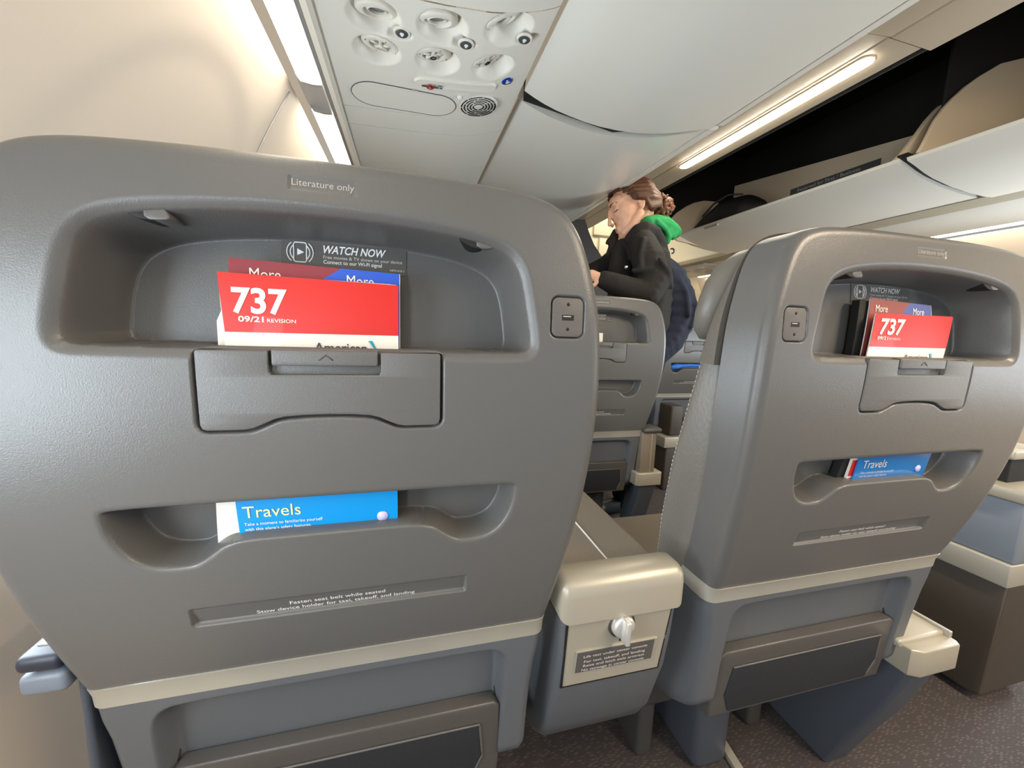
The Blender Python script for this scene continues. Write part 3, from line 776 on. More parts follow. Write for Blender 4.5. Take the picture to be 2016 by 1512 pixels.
for x, y in ((-.011, .851), (.110, .853), (.223, .836)):
    z = psz(x); n = Vector((0.0, 0, -1))
    bm = bmesh.new(); lathe(bm, [(.0155, .002), (.0150, -.0010), (.0135, -.0018), (.0118, -.0012)], (x, y, z), (0, 0, 1), 28)
    cb = mkbm('call_button', bm, m_psu, psu, True)
    bm = bmesh.new(); lathe(bm, [(0, -.0018), (.0108, -.0016), (.0118, -.0006)], (x, y, z), (0, 0, 1), 28); mkbm('button_face', bm, m_btn, cb, True)
    bm = bmesh.new(); bulb(bm, x, y, z - .0026, .0052); mkbm('bulb_symbol', bm, m_white, cb)
x, y = .222, .973; z = psz(x)
bm = bmesh.new(); lathe(bm, [(0, -.0016), (.0128, -.0014), (.0138, .002)], (x, y, z), (-.25, 0, 1), 28); ab = mkbm('attendant_button', bm, m_bluebtn, psu, True); ab['label'] = 'round blue attendant call button'
bm = bmesh.new()
for dx, dy, r in ((-.001, -.0045, .0027), (.001, .003, .0042), (.0052, .001, .0022)):
    lathe(bm, [(0, 0), (r, 0)], (x + dx, y + dy, z - .0024 + dx * .25), (-.25, 0, 1), 14)
mkbm('person_symbol', bm, m_white, ab)
# raised sign bar with the no-smoking sign
bar = [(.010, 0), (.022, -.0165), (.040, -.0195), (.185, -.0195), (.198, -.013), (.2015, 0), (.198, .013), (.185, .0175), (.040, .0175), (.022, .015)]
def on_psu(x, y, dz): return (x, y, psz(x) + dz)
bm = bmesh.new()
A = [bm.verts.new(on_psu(a, .990 + b * .95 , .002)) for a, b in chaikin(bar, 1)]; B = [bm.verts.new(on_psu(a * .98 + .002, .990 + b * .80, -.0045)) for a, b in chaikin(bar, 1)]
for i in range(len(A)): bm.faces.new((A[i], A[(i + 1) % len(A)], B[(i + 1) % len(A)], B[i]))
bm.faces.new(B)
sg_ = mkbm('sign_bar', bm, m_psu, psu, True, 40)
y = .998
bm = bmesh.new(); v4 = [bm.verts.new(on_psu(a, b, -.0050)) for a, b in ((.030, y - .0028), (.068, y - .0028), (.068, y + .0028), (.030, y + .0028))]; bm.faces.new(v4)
v4 = [bm.verts.new(on_psu(a, b, -.0050)) for a, b in ((.070, y - .0028), (.076, y - .0028), (.076, y + .0028), (.070, y + .0028))]; bm.faces.new(v4)
tube(bm, [on_psu(.070, y - .005, -.005), on_psu(.074, y - .009, -.005), on_psu(.066, y - .011, -.005)], .0008, 5)
mkbm('cigarette_symbol', bm, m_dark, sg_)
bm = bmesh.new(); tube(bm, [on_psu(.049 + .0078 * math.cos(t), y + .0078 * math.sin(t), -.0054) for t in np.linspace(0, 2 * math.pi, 24)], .0012, 6)
tube(bm, [on_psu(.049 - .0053, y - .0053, -.0054), on_psu(.049 + .0053, y + .0053, -.0054)], .0012, 6)
mkbm('no_smoking_ring', bm, m_signred, sg_, True)
bm = bmesh.new(); lathe(bm, [(0, -.006), (.0035, -.005), (.006, 0)], (.120, 1.034, psz(.12)), (0, 0, 1), 16); mkbm('indicator_lamp', bm, m_white, psu, True)
# oxygen door outline
ov = []
for k in range(15): a = math.pi / 2 + math.pi * k / 14; ov.append((-.076 + .052 * math.cos(a), 1.072 + .050 * math.sin(a)))
for k in range(15): a = -math.pi / 2 + math.pi * k / 14; ov.append((.064 + .052 * math.cos(a), 1.080 + .048 * math.sin(a)))
bm = bmesh.new(); vo = [bm.verts.new(on_psu(a, b, -.0010)) for a, b in ov]; bm.faces.new(vo)
od = mkbm('oxygen_mask_door', bm, m_psu, psu)
bm = bmesh.new(); tube(bm, [on_psu(a, b, -.0006) for a, b in ov + ov[:2]], .0011, 5); mkbm('door_gap', bm, m_dark, od, True)
bm = bmesh.new(); bbox(bm, (.008, 1.024, psz(.02) - .0018), (.022, 1.027, psz(.02)), 0); mkbm('door_catch', bm, m_grey, od)
# speaker grille: dark disc with concentric slot rings
sx, sy = .172, 1.073; tilt = (-.12, 0, 1)
bm = bmesh.new(); lathe(bm, [(0, -.0012), (.0475, -.0012), (.0485, .003)], (sx, sy, psz(sx)), tilt, 44); sp = mkbm('speaker', bm, m_psu, psu, True)
bm = bmesh.new()
axs = Vector(tilt).normalized(); ux = axs.cross(Vector((0, 1, 0))).normalized(); vy = axs.cross(ux)
for r, gaps in ((.013, 3), (.0205, 4), (.028, 5), (.0355, 6), (.043, 7)):
    for g in range(gaps):
        a0 = 2 * math.pi * g / gaps + r * 40; a1 = a0 + 2 * math.pi / gaps - .003 / r
        N_ = 9; I_ = []; O_ = []
        for k in range(N_):
            t = a0 + (a1 - a0) * k / (N_ - 1); d = ux * math.cos(t) + vy * math.sin(t); c = Vector((sx, sy, psz(sx))) - axs * .0017
            I_.append(bm.verts.new(c + d * (r - .0019))); O_.append(bm.verts.new(c + d * (r + .0019)))
        for k in range(N_ - 1): bm.faces.new((I_[k], I_[k + 1], O_[k + 1], O_[k]))
mkbm('speaker_slots', bm, m_black, sp)

# ---- right side: service channel, strip, open bins, dark cavity
PR = [(2 * CX - x, z) for x, z in PP]
tag(sweep('trim_12', PR, -1.2, 1.75, m_psu), kind='structure')
tag(sweep('trim_13', PR, 1.755, 2.4, m_psu), kind='structure')
tag(sweep('trim_14', PR, 2.405, 3.3, m_psu), kind='structure')
side_strip('warm strip light along the far right wall behind the right seat back', -1.2, 3.2, 1, m_striplit_r)
m_khaki = mat('rail_khaki', (0.34, 0.305, 0.22), 0.5)
tag(sweep('trim_17', [(2.10, 1.6175), (2.225, 1.6165), (2.235, 1.619), (2.235, 1.640), (2.10, 1.640)], -1.2, 3.2, m_khaki), kind='structure')
psr = thing('service_panel', 'distant overhead panel of nozzle bumps under the right bin, beside the person', 'overhead panel', (2.33, 2.87, 1.59))
bm = bmesh.new(); bbox(bm, (2.17, 2.62, 1.606), (2.50, 3.05, 1.618), .004); mkbm('panel_skin', bm, m_psu, psr, True, 40)
for i in range(3):
    for j in range(2):
        bm = bmesh.new(); lathe(bm, [(.040, .004), (.036, -.010), (.024, -.016), (.020, -.010), (0, -.006)], (2.23 + .11 * i, 2.74 + .14 * j, 1.604), (0, 0, 1), 24)
        mkbm('air_nozzle', bm, m_psu, psr, True)
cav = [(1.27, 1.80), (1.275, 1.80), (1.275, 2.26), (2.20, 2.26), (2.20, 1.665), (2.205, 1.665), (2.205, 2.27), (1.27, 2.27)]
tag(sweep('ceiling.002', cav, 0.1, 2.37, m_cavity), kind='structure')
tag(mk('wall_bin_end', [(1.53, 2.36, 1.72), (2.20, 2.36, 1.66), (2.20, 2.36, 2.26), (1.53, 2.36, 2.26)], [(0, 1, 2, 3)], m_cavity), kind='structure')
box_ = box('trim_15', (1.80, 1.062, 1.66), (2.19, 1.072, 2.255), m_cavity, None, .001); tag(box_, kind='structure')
RBO = [(1.655, 1.698), (1.662, 1.689), (1.70, 1.678), (1.75, 1.661), (1.80, 1.648), (1.90, 1.632), (2.0, 1.623), (2.08, 1.620), (2.125, 1.622)]
RBI = [(2.125, 1.648), (2.0, 1.652), (1.90, 1.662), (1.80, 1.675), (1.72, 1.695), (1.685, 1.703), (1.668, 1.7045)]
def bin_open(label, y0, y1, dz):
    t = thing('open_overhead_bin', label, 'overhead bin', (1.88, (y0 + y1) / 2, 1.60), 'open overhead bins on the right')
    sh = lambda L: [(x, z + dz) for x, z in L]
    sweep('bucket', sh(RBO + RBI), y0, y1, m_bin, t, 1, None, None, True, 30)
    return t
near = bin_open('nearest open overhead bin with its big rounded end panel, top right', 0.1, 1.060, -.005)
far = bin_open('farther open overhead bin bearing the dark business class placard', 1.086, 2.30, 0.0)
tag(sweep('right_gap_shade', [(x, z + .012) for x, z in RBO] + [(x, z + .004) for x, z in RBI], 1.058, 1.09, m_black), kind='structure')  # added black piece: gap shadow between right bins, also stops light leaking through
# rounded end panels of the buckets
capn = [(1.675, 1.705), (1.690, 1.730), (1.727, 1.811), (1.760, 1.858), (1.793, 1.893), (1.850, 1.943), (1.909, 1.985), (2.0, 2.04), (2.115, 2.080), (2.19, 2.085), (2.19, 1.63), (2.0, 1.63), (1.85, 1.65)]
prism('end_panel', capn, 'y', 1.038, 1.050, m_cream, near, .002)
capf = [(1.655, 1.700), (1.68, 1.722), (1.718, 1.768), (1.776, 1.847), (1.815, 1.889), (1.838, 1.908), (1.860, 1.885), (1.90, 1.80), (1.88, 1.66), (1.80, 1.66)]
prism('divider_panel', capf, 'y', 1.088, 1.106, m_cream, far, .002)
cape = [(1.66, 1.66), (1.60, 1.70), (1.603, 1.79), (1.64, 1.83), (1.70, 1.872), (1.76, 1.902), (1.83, 1.922), (1.92, 1.925), (2.05, 1.88), (2.05, 1.64), (1.85, 1.64)]
prism('end_panel', cape, 'y', 2.26, 2.275, m_cream, far, .002)
mk('bucket_back', [(2.05, 1.10, 1.64), (2.05, 2.26, 1.64), (2.05, 2.26, 2.035), (2.05, 1.10, 1.905), (2.06, 1.10, 1.64), (2.06, 2.26, 1.64), (2.06, 2.26, 2.035), (2.06, 1.10, 1.905)], [(0, 1, 2, 3), (4, 7, 6, 5), (3, 2, 6, 7), (0, 3, 7, 4), (1, 5, 6, 2)], m_cream, far)
pl = mk('placard', [(2.046, 1.408, 1.795), (2.046, 1.845, 1.795), (2.046, 1.845, 1.882), (2.046, 1.408, 1.880)], [(0, 1, 2, 3)], m_sticker, far); pl['label'] = 'dark placard strip'
text('lettering', 'Reserved for First / Business', -1.800, -1.490, 1.8565, .0165, lambda a, b: (2.0435, -a, b), m_print, pl)
box('bin_latch', (1.6590, 1.93, 1.677), (1.674, 2.03, 1.688), m_cap, far, .002)
# the bag lying in the far bucket
bm = bmesh.new()
bp_ = [(1.80, 2.36, 1.70), (1.80, 2.28, 1.80), (1.83, 2.12, 1.845), (1.84, 1.98, 1.875), (1.86, 1.86, 1.86), (1.86, 1.80, 1.80)]
def blob_mesh(name, chains, vox, m, parent=None, smooth_it=3, extra=None, loc=None):
    """continuous surface grown round chains of (point, radius)"""
    bm = bmesh.new()
    ico = bmesh.new(); bmesh.ops.create_icosphere(ico, subdivisions=2, radius=1.0); ico.verts.index_update()
    IV = np.array([v.co[:] for v in ico.verts]); IF = [[v.index for v in f.verts] for f in ico.faces]; ico.free()
    V = []; F = []
    def add(c, A):
        b = len(V) * len(IV); V.append(IV @ A.T + c); F.extend([[i + b for i in f] for f in IF])
    for ch in chains:
        for (p, r), (q, s) in zip(ch[:-1], ch[1:]):
            p = np.array(p, float); q = np.array(q, float); L = np.linalg.norm(q - p); n = max(1, int(L / (min(r, s) * .35)))
            for k in range(n + 1):
                t = k / n; add(p + (q - p) * t, np.eye(3) * (r + (s - r) * t))
        if len(ch) == 1: add(np.array(ch[0][0], float), np.eye(3) * ch[0][1])
    for c, A in (extra or []): add(np.array(c, float), np.array(A, float))
    V = np.vstack(V)
    off = np.array(wloc(parent)) if parent is not None else (np.array(loc) if loc is not None else np.zeros(3))
    me = bpy.data.meshes.new(name); me.from_pydata((V - off).tolist(), [], F); me.update()
    ob = bpy.data.objects.new(name, me); C.objects.link(ob)
    rm = ob.modifiers.new('r', 'REMESH'); rm.mode = 'VOXEL'; rm.voxel_size = vox
    sm = ob.modifiers.new('s', 'SMOOTH'); sm.factor = .5; sm.iterations = smooth_it
    dg = bpy.context.evaluated_depsgraph_get(); dg.update()
    me2 = bpy.data.meshes.new_from_object(ob.evaluated_get(dg)); me2.name = name
    bpy.data.objects.remove(ob); bpy.data.meshes.remove(me)
    for p in me2.polygons: p.use_smooth = True
    o = link(name, me2, parent, m, False)
    if parent is None and loc is not None: o.location = loc
    return o
bg = thing('bag', 'black soft bag lying in the open right bin', 'bag', (1.84, 2.07, 1.68))
blob_mesh('bag_body', [[((1.78, 2.24, 1.725), .03), ((1.80, 2.16, 1.765), .05), ((1.82, 2.04, 1.78), .085), ((1.83, 1.92, 1.77), .085), ((1.84, 1.85, 1.76), .055)]], .012, m_bag, bg)
bm = bmesh.new(); tube(bm, [(1.77, 2.19, 1.80), (1.77, 2.10, 1.85), (1.78, 2.00, 1.872), (1.78, 1.90, 1.845)], .006, 6); mkbm('bag_strap', bm, m_dark, bg, True)

# ---- forward end of the cabin
fw = [(1.128, 1.82), (1.133, 1.796), (1.164, 1.725), (1.206, 1.648), (1.279, 1.562), (1.34, 1.50), (1.40, 1.40), (1.40, FLOOR), (-.38, FLOOR), (-.38, 1.60), (-.20, 1.82)]
pt = prism('wall_front', fw, 'y', 2.52, 2.54, m_dark, None, .0, 2); tag(pt, kind='structure')
m_ent = mat('entry_panel_cream', (0.72, 0.66, 0.50), 0.45)
tag(box('wall_entry', (.6, 3.30, FLOOR), (2.9, 3.34, 2.3), m_ent, None, .002), kind='structure')
dr = thing('entry_panel', 'cream panelled forward wall beyond the dark partition, left of the person', 'panel', (1.62, 3.27, 1.2))
box('inset_panel', (1.56, 3.275, 1.905), (1.98, 3.299, 2.12), m_ent, dr, .006)
box('inset_panel', (1.62, 3.275, 1.55), (1.98, 3.299, 1.885), m_ent, dr, .006)

# ------------------------------------------------------------------ seats
seatL, orgL = make_seat('airplane_seat', 'large grey seat back filling the left half, nearest the camera', XL, 0.0, 0.0, 1)
seatR, orgR = make_seat('airplane_seat', 'grey seat back on the right beside the center console', XR, YR, ZR, -1)
seatF = copy_tree(seatR); seatF.location = seatR.location + Vector((.6472 - XR, .8785 + .0039, -.0118))
seatF['label'] = 'smaller grey seat back one row ahead, in front of the person'
seatT = copy_tree(seatL); seatT.location = seatL.location + Vector((1.752 - XL, 1.728, -.01))
seatT['label'] = 'distant dark seat across the aisle, with a blue item in its lower pocket'

# ---- literature in the pockets
def card(name, label, poly, dep, th, m, org, cat='card', group=None):
    P = np.array(poly); u = P[:, 0].mean(); v = P[:, 1].min()
    t = thing(name, label, cat, seat_fn(org, dep)(u, v), group)
    plate('sheet', poly, dep, dep + th, m, t, org, 0, .012)
    return t
def patch(name, poly, dep, m, t, org):
    return plate(name, poly, dep, dep + .0004, m, t, org, 0, .012)
def safety(org, lab, shift, tilt, top, left, right, more=True):
    """folded red safety card in the literature pocket"""
    (lt, lb, rt, rb) = (left[0], left[1], right[0], right[1])
    t = card('safety_card', lab, [(lb, -.0265), (rb, -.0265), (rt, top[1]), (lt, top[0])], .034, .0016, m_paper, org, 'card', 'red safety cards')
    fr = lambda k: (lt + (lb - lt) * k, rt + (rb - rt) * k)
    a = fr(.72)
    patch('red_band', [(a[0], top[0] - .72 * (top[0] + .0265)), (a[1], top[1] - .72 * (top[1] + .0265)), (rt, top[1]), (lt, top[0])], .0335, m_red, t, org)
    return t
f_ = seat_fn(orgL, .0330)
sc = card('safety_card', 'red and white safety card marked 737 in the left seat pocket', [(-.0872, -.0272), (.0585, -.0272), (.0585, .0375), (.0572, .0383), (-.0908, .0408), (-.0900, .030)], .0335, .0016, m_paper, orgL, 'card', 'red safety cards')
patch('red_band', [(-.0868, -.0102), (.0585, -.0094), (.0585, .0375), (.0572, .0383), (-.0908, .0408), (-.0900, .030)], .0331, m_red, sc, orgL)
fq = seat_fn(orgL, .0326)
text('lettering', '737', -.0806, -.0372, .0072, .0205, fq, m_paper, sc, .028)
text('lettering', '09/21', -.0760, -.0562, -.0008, .0046, fq, m_paper, sc, .022)
text('lettering', 'REVISION', -.0535, -.0304, -.0008, .0031, fq, m_paper, sc, .004)
text('lettering', 'American', -.0158, .0298, -.0262, .0083, fq, m_logo, sc, .012)
patch('tail_mark', [(.0312, -.0150), (.0345, -.0150), (.0395, -.0245), (.0358, -.0215)], .0327, m_teal, sc, orgL)
c2 = card('paper_card', 'plain white card behind the red safety card in the left seat pocket', [(-.0938, -.0272), (.0570, -.0272), (.0570, .0388), (.050, .0393), (-.0700, .0402), (-.0850, .020), (-.0938, -.0010)], .0365, .0012, m_paper, orgL)
c3 = card('folded_leaflet', 'maroon and blue leaflet sticking up behind the left red safety card', [(-.0852, -.0272), (.0600, -.0272), (.0600, .0500), (.0000, .0513), (-.0852, .0545)], .0420, .0014, m_paper, orgL, 'leaflet', 'maroon and blue leaflets')
patch('maroon_panel', [(-.0852, -.0272), (-.03, -.0272), (-.0080, .0415), (.0070, .0515), (-.0852, .0545)], .0416, m_maroon, c3, orgL)
patch('blue_panel', [(-.03, -.0272), (.0592, -.0272), (.0592, .0500), (.0070, .0515), (-.0080, .0415)], .0416, m_blue, c3, orgL)
fm = seat_fn(orgL, .0411)
text('lettering', 'More', -.0690, -.0440, .0372, .0095, fm, m_paper, c3)
text('lettering', 'More', .0118, .0358, .0362, .0095, fm, m_paper, c3)
# lower pocket of the left seat
tb = card('safety_leaflet', 'bright blue Travels leaflet in the lower pocket of the left seat', [(-.0838, -.2120), (.0572, -.2120), (.0572, -.1450), (-.0838, -.1450)], .0150, .0020, m_cyan, orgL, 'leaflet', 'blue leaflets')
fb = seat_fn(orgL, .0145)
text('lettering', 'Safe', -.0790, -.0500, -.1590, .0118, fb, mat('pale_yellow_print', (.80, .76, .34), .4), tb)
text('lettering', 'Travels', -.0790, -.0310, -.1802, .0118, fb, bpy.data.materials['pale_yellow_print'], tb)
text('lettering', 'Take a moment to familiarize yourself', -.0790, -.0125, -.1884, .0031, fb, m_white, tb, .002)
text('lettering', 'with this plane\u2019s safety features.', -.0790, -.0228, -.1940, .0031, fb, m_white, tb, .002)
bm = bmesh.new(); lathe(bm, [(0, -.0004), (.0052, -.0003), (.0052, .0004)], fb(.0425, -.1895), (0, 1, 0), 20); mkbm('seal', bm, m_lilac, tb, True)
wb = card('paper_card', 'plain white card beside the blue Travels leaflet in the left lower pocket', [(-.1045, -.2160), (.0500, -.2160), (.0500, -.1480), (-.0990, -.1490)], .0180, .0014, m_paper, orgL)
# right seat literature (tilted a little)
rot = lambda pts: [(u, v) for u, v in pts]
sr = card('safety_card', 'creased red and white safety card in the right seat pocket', [(-.0540, -.0272), (.0958, -.0272), (.1050, .0358), (.1035, .0372), (-.0445, .0352), (-.0462, .030)], .0320, .0016, m_paper, orgR, 'card', 'red safety cards')
patch('red_band', [(-.0512, -.0090), (.0985, -.0082), (.1050, .0358), (.1035, .0372), (-.0445, .0352), (-.0462, .030)], .0316, m_red, sr, orgR)
shr = lambda dep: (lambda u, v: seat_fn(orgR, dep)(u + .16 * (v + .0), v))
fq = shr(.0311)
text('lettering', '737', -.0395, .0060, .0085, .0200, fq, m_paper, sr, .028)
text('lettering', '09/21', -.0400, -.0205, .0008, .0044, fq, m_paper, sr, .02)
text('lettering', 'REVISION', -.0185, .0030, .0008, .0030, fq, m_print, sr, .004)
text('lettering', 'American', .0190, .0660, -.0254, .0070, fq, m_logo, sr, .012)
patch('tail_mark', [(.0660, -.0165), (.0700, -.0158), (.0720, -.0245), (.0690, -.0225)], .0312, m_teal, sr, orgR)
lr = card('folded_leaflet', 'faded maroon and blue leaflet behind the right red safety card', [(-.0500, -.0272), (.0920, -.0272), (.0770, .0520), (-.0420, .0560)], .0420, .0014, m_paper, orgR, 'leaflet', 'maroon and blue leaflets')
patch('maroon_panel', [(-.0500, -.0272), (.02, -.0272), (.0230, .0425), (.0330, .0535), (-.0420, .0560)], .0416, mat('faded_maroon', (.27, .055, .05), .3, coat=.4), lr, orgR)
patch('blue_panel', [(.02, -.0272), (.0880, -.0272), (.0760, .0520), (.0330, .0535), (.0230, .0425)], .0416, mat('faded_blue', (.07, .10, .34), .3, coat=.4), lr, orgR)
fm = seat_fn(orgR, .0411)
text('lettering', 'More', -.0325, -.0100, .0385, .0095, fm, m_paper, lr)
text('lettering', 'More', .0400, .0620, .0372, .0095, fm, m_paper, lr)
bk = card('booklet', 'black booklet edge at the left of the right seat red card', [(-.0620, -.0272), (.07, -.0272), (.07, .03), (-.0480, .0540), (-.0560, .0535)], .0455, .0100, m_black, orgR, 'booklet')
tr = card('safety_leaflet', 'blue Travels leaflet in the lower pocket of the right seat', [(-.0500, -.2120), (.0915, -.2120), (.0915, -.1470), (-.0500, -.1470)], .0130, .0020, mat('deep_blue_print', (0.004, 0.16, 0.48), .22, coat=.4), orgR, 'leaflet', 'blue leaflets')
fb = seat_fn(orgR, .0125)
text('lettering', 'Travels', -.0405, .0055, -.1780, .0118, fb, m_print, tr)
text('lettering', 'Take a moment to familiarize yourself', -.0405, .0240, -.1862, .0029, fb, m_print, tr)
text('lettering', 'with this plane\u2019s safety features.', -.0405, .0130, -.1918, .0029, fb, m_print, tr)
bm = bmesh.new(); lathe(bm, [(0, -.0004), (.0052, -.0003), (.0052, .0004)], fb(.0740, -.1845), (0, 1, 0), 20); mkbm('seal', bm, m_lilac, tr, True)
w2 = card('paper_card', 'white and red card edge left of the blue leaflet in right lower pocket', [(-.0560, -.2120), (.05, -.2120), (.05, -.1470), (-.0560, -.1470)], .0165, .0040, m_paper, orgR)
patch('red_edge', [(-.0565, -.1900), (-.048, -.1900), (-.048, -.1660), (-.0565, -.1660)], .0160, m_red, w2, orgR)
b2 = card('booklet', 'black booklet edge behind blue leaflet in right lower pocket', [(-.0700, -.2120), (.04, -.2120), (.04, -.1470), (-.0660, -.1470)], .0215, .0100, m_black, orgR, 'booklet')
# row ahead: a small white card, and the blue item across the aisle
orgF = (.6472, .8785, EYE - .008)
card('paper_card', 'small white card in the pocket of the seat one row ahead', [(-.045, -.0272), (.0200, -.0272), (.0200, .0085), (-.045, .0085)], .034, .0016, m_paper, orgF)
orgT = (1.752, 1.728, EYE - .01)
bi = blob_mesh('blue_pouch', [[(seat_fn(orgT, .016)(-.155, -.185), .016), (seat_fn(orgT, .016)(-.125, -.180), .020), (seat_fn(orgT, .018)(-.09, -.176), .014), (seat_fn(orgT, .018)(-.02, -.172), .013), (seat_fn(orgT, .018)(.05, -.174), .013)]], .006, m_plush, None, 2, None, seat_fn(orgT, .018)(-.05, -.19))
tag(bi, 'blue soft item tucked in the distant seat lower pocket', 'pouch')

# ------------------------------------------------------------------ center console between the two near seats
con = thing('center_console', 'champagne-fronted console with a silver knob between the two near seats', 'console', (.28, .60, FLOOR))
prof_c = [(.418, .735), (.421, .70), (.426, .64), (.434, .585), (.447, .54), (.460, .495), (.482, .455), (.515, .425), (.55, .41), (.99, .41), (.99, .69), (.45, .69)]
prism('body', prof_c, 'x', .190, .362, m_shell_low, con, .010, 4)
hood = [(.4125, .694), (.4125, .728), (.4145, .740), (.420, .7475), (.430, .7515), (.452, .752), (.462, .746), (.463, .694)]
prism('cap', hood, 'x', .183, .367, m_cap, con, .014, 5)
yc = lambda z: float(np.interp(-z, [-.735, -.70, -.64, -.585, -.54], [.418, .421, .426, .434, .447]))
def cplate(name, pts, d, th, m, parent, bev=.0008):
    bm = bmesh.new()
    A = [bm.verts.new((x, yc(z) - d, z)) for x, z in pts]; B = [bm.verts.new((x, yc(z) - d + th, z)) for x, z in pts]
    f = bm.faces.new(A); bm.faces.new(B[::-1]); n = len(A)
    for i in range(n): bm.faces.new((A[i], B[i], B[(i + 1) % n], A[(i + 1) % n]))
    bmesh.ops.recalc_face_normals(bm, faces=bm.faces)
    if bev: bmesh.ops.bevel(bm, geom=list(f.edges), offset=bev, segments=2, affect='EDGES')
    return mkbm(name, bm, m, parent, True, 40)
cplate('panel_gap', [(.1955, .6945), (.3525, .6945), (.3480, .585), (.1970, .585)], .0016, .006, m_black, con, 0)
fp = cplate('front_panel', [(.1985, .6915), (.3500, .6915), (.3455, .588), (.2000, .588)], .0030, .006, m_cap, con, .0012)
kx, kz = .2745, .6775
bm = bmesh.new(); lathe(bm, [(0, .0006), (.0195, .0006), (.0195, -.003)], (kx, yc(kz) - .0030, kz), (0, -1, 0), 32); mkbm('knob_recess', bm, m_brown, fp, True)
bm = bmesh.new(); lathe(bm, [(0, .010), (.013, .0095), (.0155, .007), (.016, .001)], (kx, yc(kz) - .0032, kz), (0, -1, 0), 32)
bbox(bm, (kx - .0036, yc(kz) - .0225, kz - .0185), (kx + .0036, yc(kz) - .006, kz + .0155), .0025)
mkbm('knob', bm, m_chrome, con, True, 50)
for z0_, z1_ in ((.6965, .703), (.6515, .6585)):
    cplate('tick_mark', [(kx - .0012, z1_), (kx + .0012, z1_), (kx + .0012, z0_), (kx - .0012, z0_)], .0046, .001, m_black, fp, 0)
cplate('placard_rim', [(.2130, .6445), (.3345, .6445), (.3345, .6065), (.2130, .6065)], .0034, .002, m_trim, fp, .0006)
pp = cplate('placard', [(.2145, .6435), (.3300, .6435), (.3300, .6095), (.2145, .6095)], .0042, .002, m_sticker, fp, .0006)
fc = lambda a, b: (a, yc(b) - .0052, b)
for s, a, b, zz in (('Life vest under center console', .2230, .3180, .6350), ('For taxi, takeoff, and landing', .2245, .3160, .6265), ('Raise and latch aisle armrest', .2240, .3160, .6195), ('No stowage in center console', .2225, .3165, .6125)):
    text('lettering', s, a, b, zz, .0040, fc, m_print, pp)
lid = box('armrest_lid', (.205, .455, .664), (.394, 1.02, .700), m_leather2, con, .010, 4)
bm = bmesh.new(); tube(bm, [(.3085, y, .7008) for y in np.linspace(.47, 1.0, 12)], .0016, 6); mkbm('lid_seam', bm, m_thread, lid, True)

# window-side armrest of the left seat
ar = thing('armrest', 'slate armrest with navy pad by the left wall, lower left corner', 'armrest', (-.32, .60, FLOOR))
box('arm_body', (-.346, .418, .7085), (-.309, .95, .7300), m_armblue, ar, .006)
box('arm_pad', (-.346, .416, .7330), (-.309, .95, .7500), m_navy, ar, .007, 4)
box('arm_top_glare', (-.338, .432, .7490), (-.312, .95, .7515), m_trim, ar, .001)  # pale sheet standing in for window glare on top of the pad
box('arm_panel', (-.318, .440, FLOOR), (-.309, .95, .7095), m_slate, ar, .004)

# aisle-side armrests of the left-hand seat pair
def aisle_arm(name, label, xo, yo, raised):
    t = thing(name, label, 'armrest', (xo + .28, yo + .15, FLOOR), 'aisle armrests of the left seat pair')
    cap = [(.205, 0.006), (.222, -.004), (.312, -.004), (.318, .004), (.318, .10), (.205, .10)]
    prism('end_cap', [(xo + a, yo + b) for a, b in cap], 'z', .476, .528, m_cap, t, .004)
    if raised:
        box('arm_post', (xo + .222, yo + .006, .520), (xo + .286, yo + .060, .690), m_leather2, t, .006)
        box('post_seam', (xo + .262, yo + .0035, .530), (xo + .265, yo + .010, .686), m_cap, t, .0005)
        box('arm_tip', (xo + .222, yo - .006, .686), (xo + .300, yo + .075, .706), m_dark, t, .009)
    else:
        box('arm_top', (xo + .196, yo + .018, .520), (xo + .312, yo + .50, .536), m_cap, t, .005)
        box('arm_edge', (xo + .310, yo + .010, .522), (xo + .317, yo + .50, .540), m_trim, t, .0015)
    sh = [(yo + .010, .480), (yo + .022, .43), (yo + .05, .34), (yo + .085, .25), (yo + .125, FLOOR), (yo + (.18 if raised else .42), FLOOR), (yo + (.12 if raised else .48), .40), (yo + (.11 if raised else .48), .505), (yo + .05, .505)]
    prism('side_shroud', sh, 'x', xo + .232, xo + .305, m_slate, t, .010, 4)
    return t
aisle_arm('armrest', 'low champagne-capped aisle armrest at the right edge of the right seat', .650, .413, False)
aisle_arm('armrest', 'champagne-capped armrest with raised brown post beside the seat one row ahead', .647, 1.283, True)
# floor track and leg fairing under the right seat
lg = thing('seat_leg', 'slate seat leg with a pale floor strip under the right seat', 'leg', (.66, .66, FLOOR))
box('fairing', (.585, .585, FLOOR), (.672, .80, .36), m_slate, lg, .02)
prism('edge_strip', [(.672, .560), (.690, .556), (.708, .680), (.690, .684)], 'z', FLOOR, FLOOR + .012, m_trim, lg, .001)

# seat unit across the aisle
un = thing('aisle_console', 'seat side across the aisle with champagne bands and dark panel, right edge', 'console', (1.50, 1.0, FLOOR))
prism('lower_panel', [(.555, .170), (.572, FLOOR + .02), (1.32, FLOOR + .02), (1.32, .49), (.545, .49)], 'x', 1.424, 1.62, m_brown, un, .006)
box('lower_band', (1.416, .545, .474), (1.60, 1.32, .534), m_trim, un, .003)
box('upper_panel', (1.424, .545, .534), (1.60, 1.32, .690), m_armblue, un, .006)
box('top_band', (1.412, .542, .690), (1.60, 1.32, .722), m_cap, un, .004)
box('recess', (1.46, .60, .72), (1.60, 1.32, .790), m_black, un, .002)
box('arm_pad', (1.432, .585, .786), (1.56, 1.32, .812), m_trim, un, .006)
box('arm_post', (1.435, .79, .722), (1.48, .90, .786), m_slate, un, .006)
box('plinth', (1.47, .60, FLOOR), (1.60, 1.32, FLOOR + .03), m_black, un, .002)
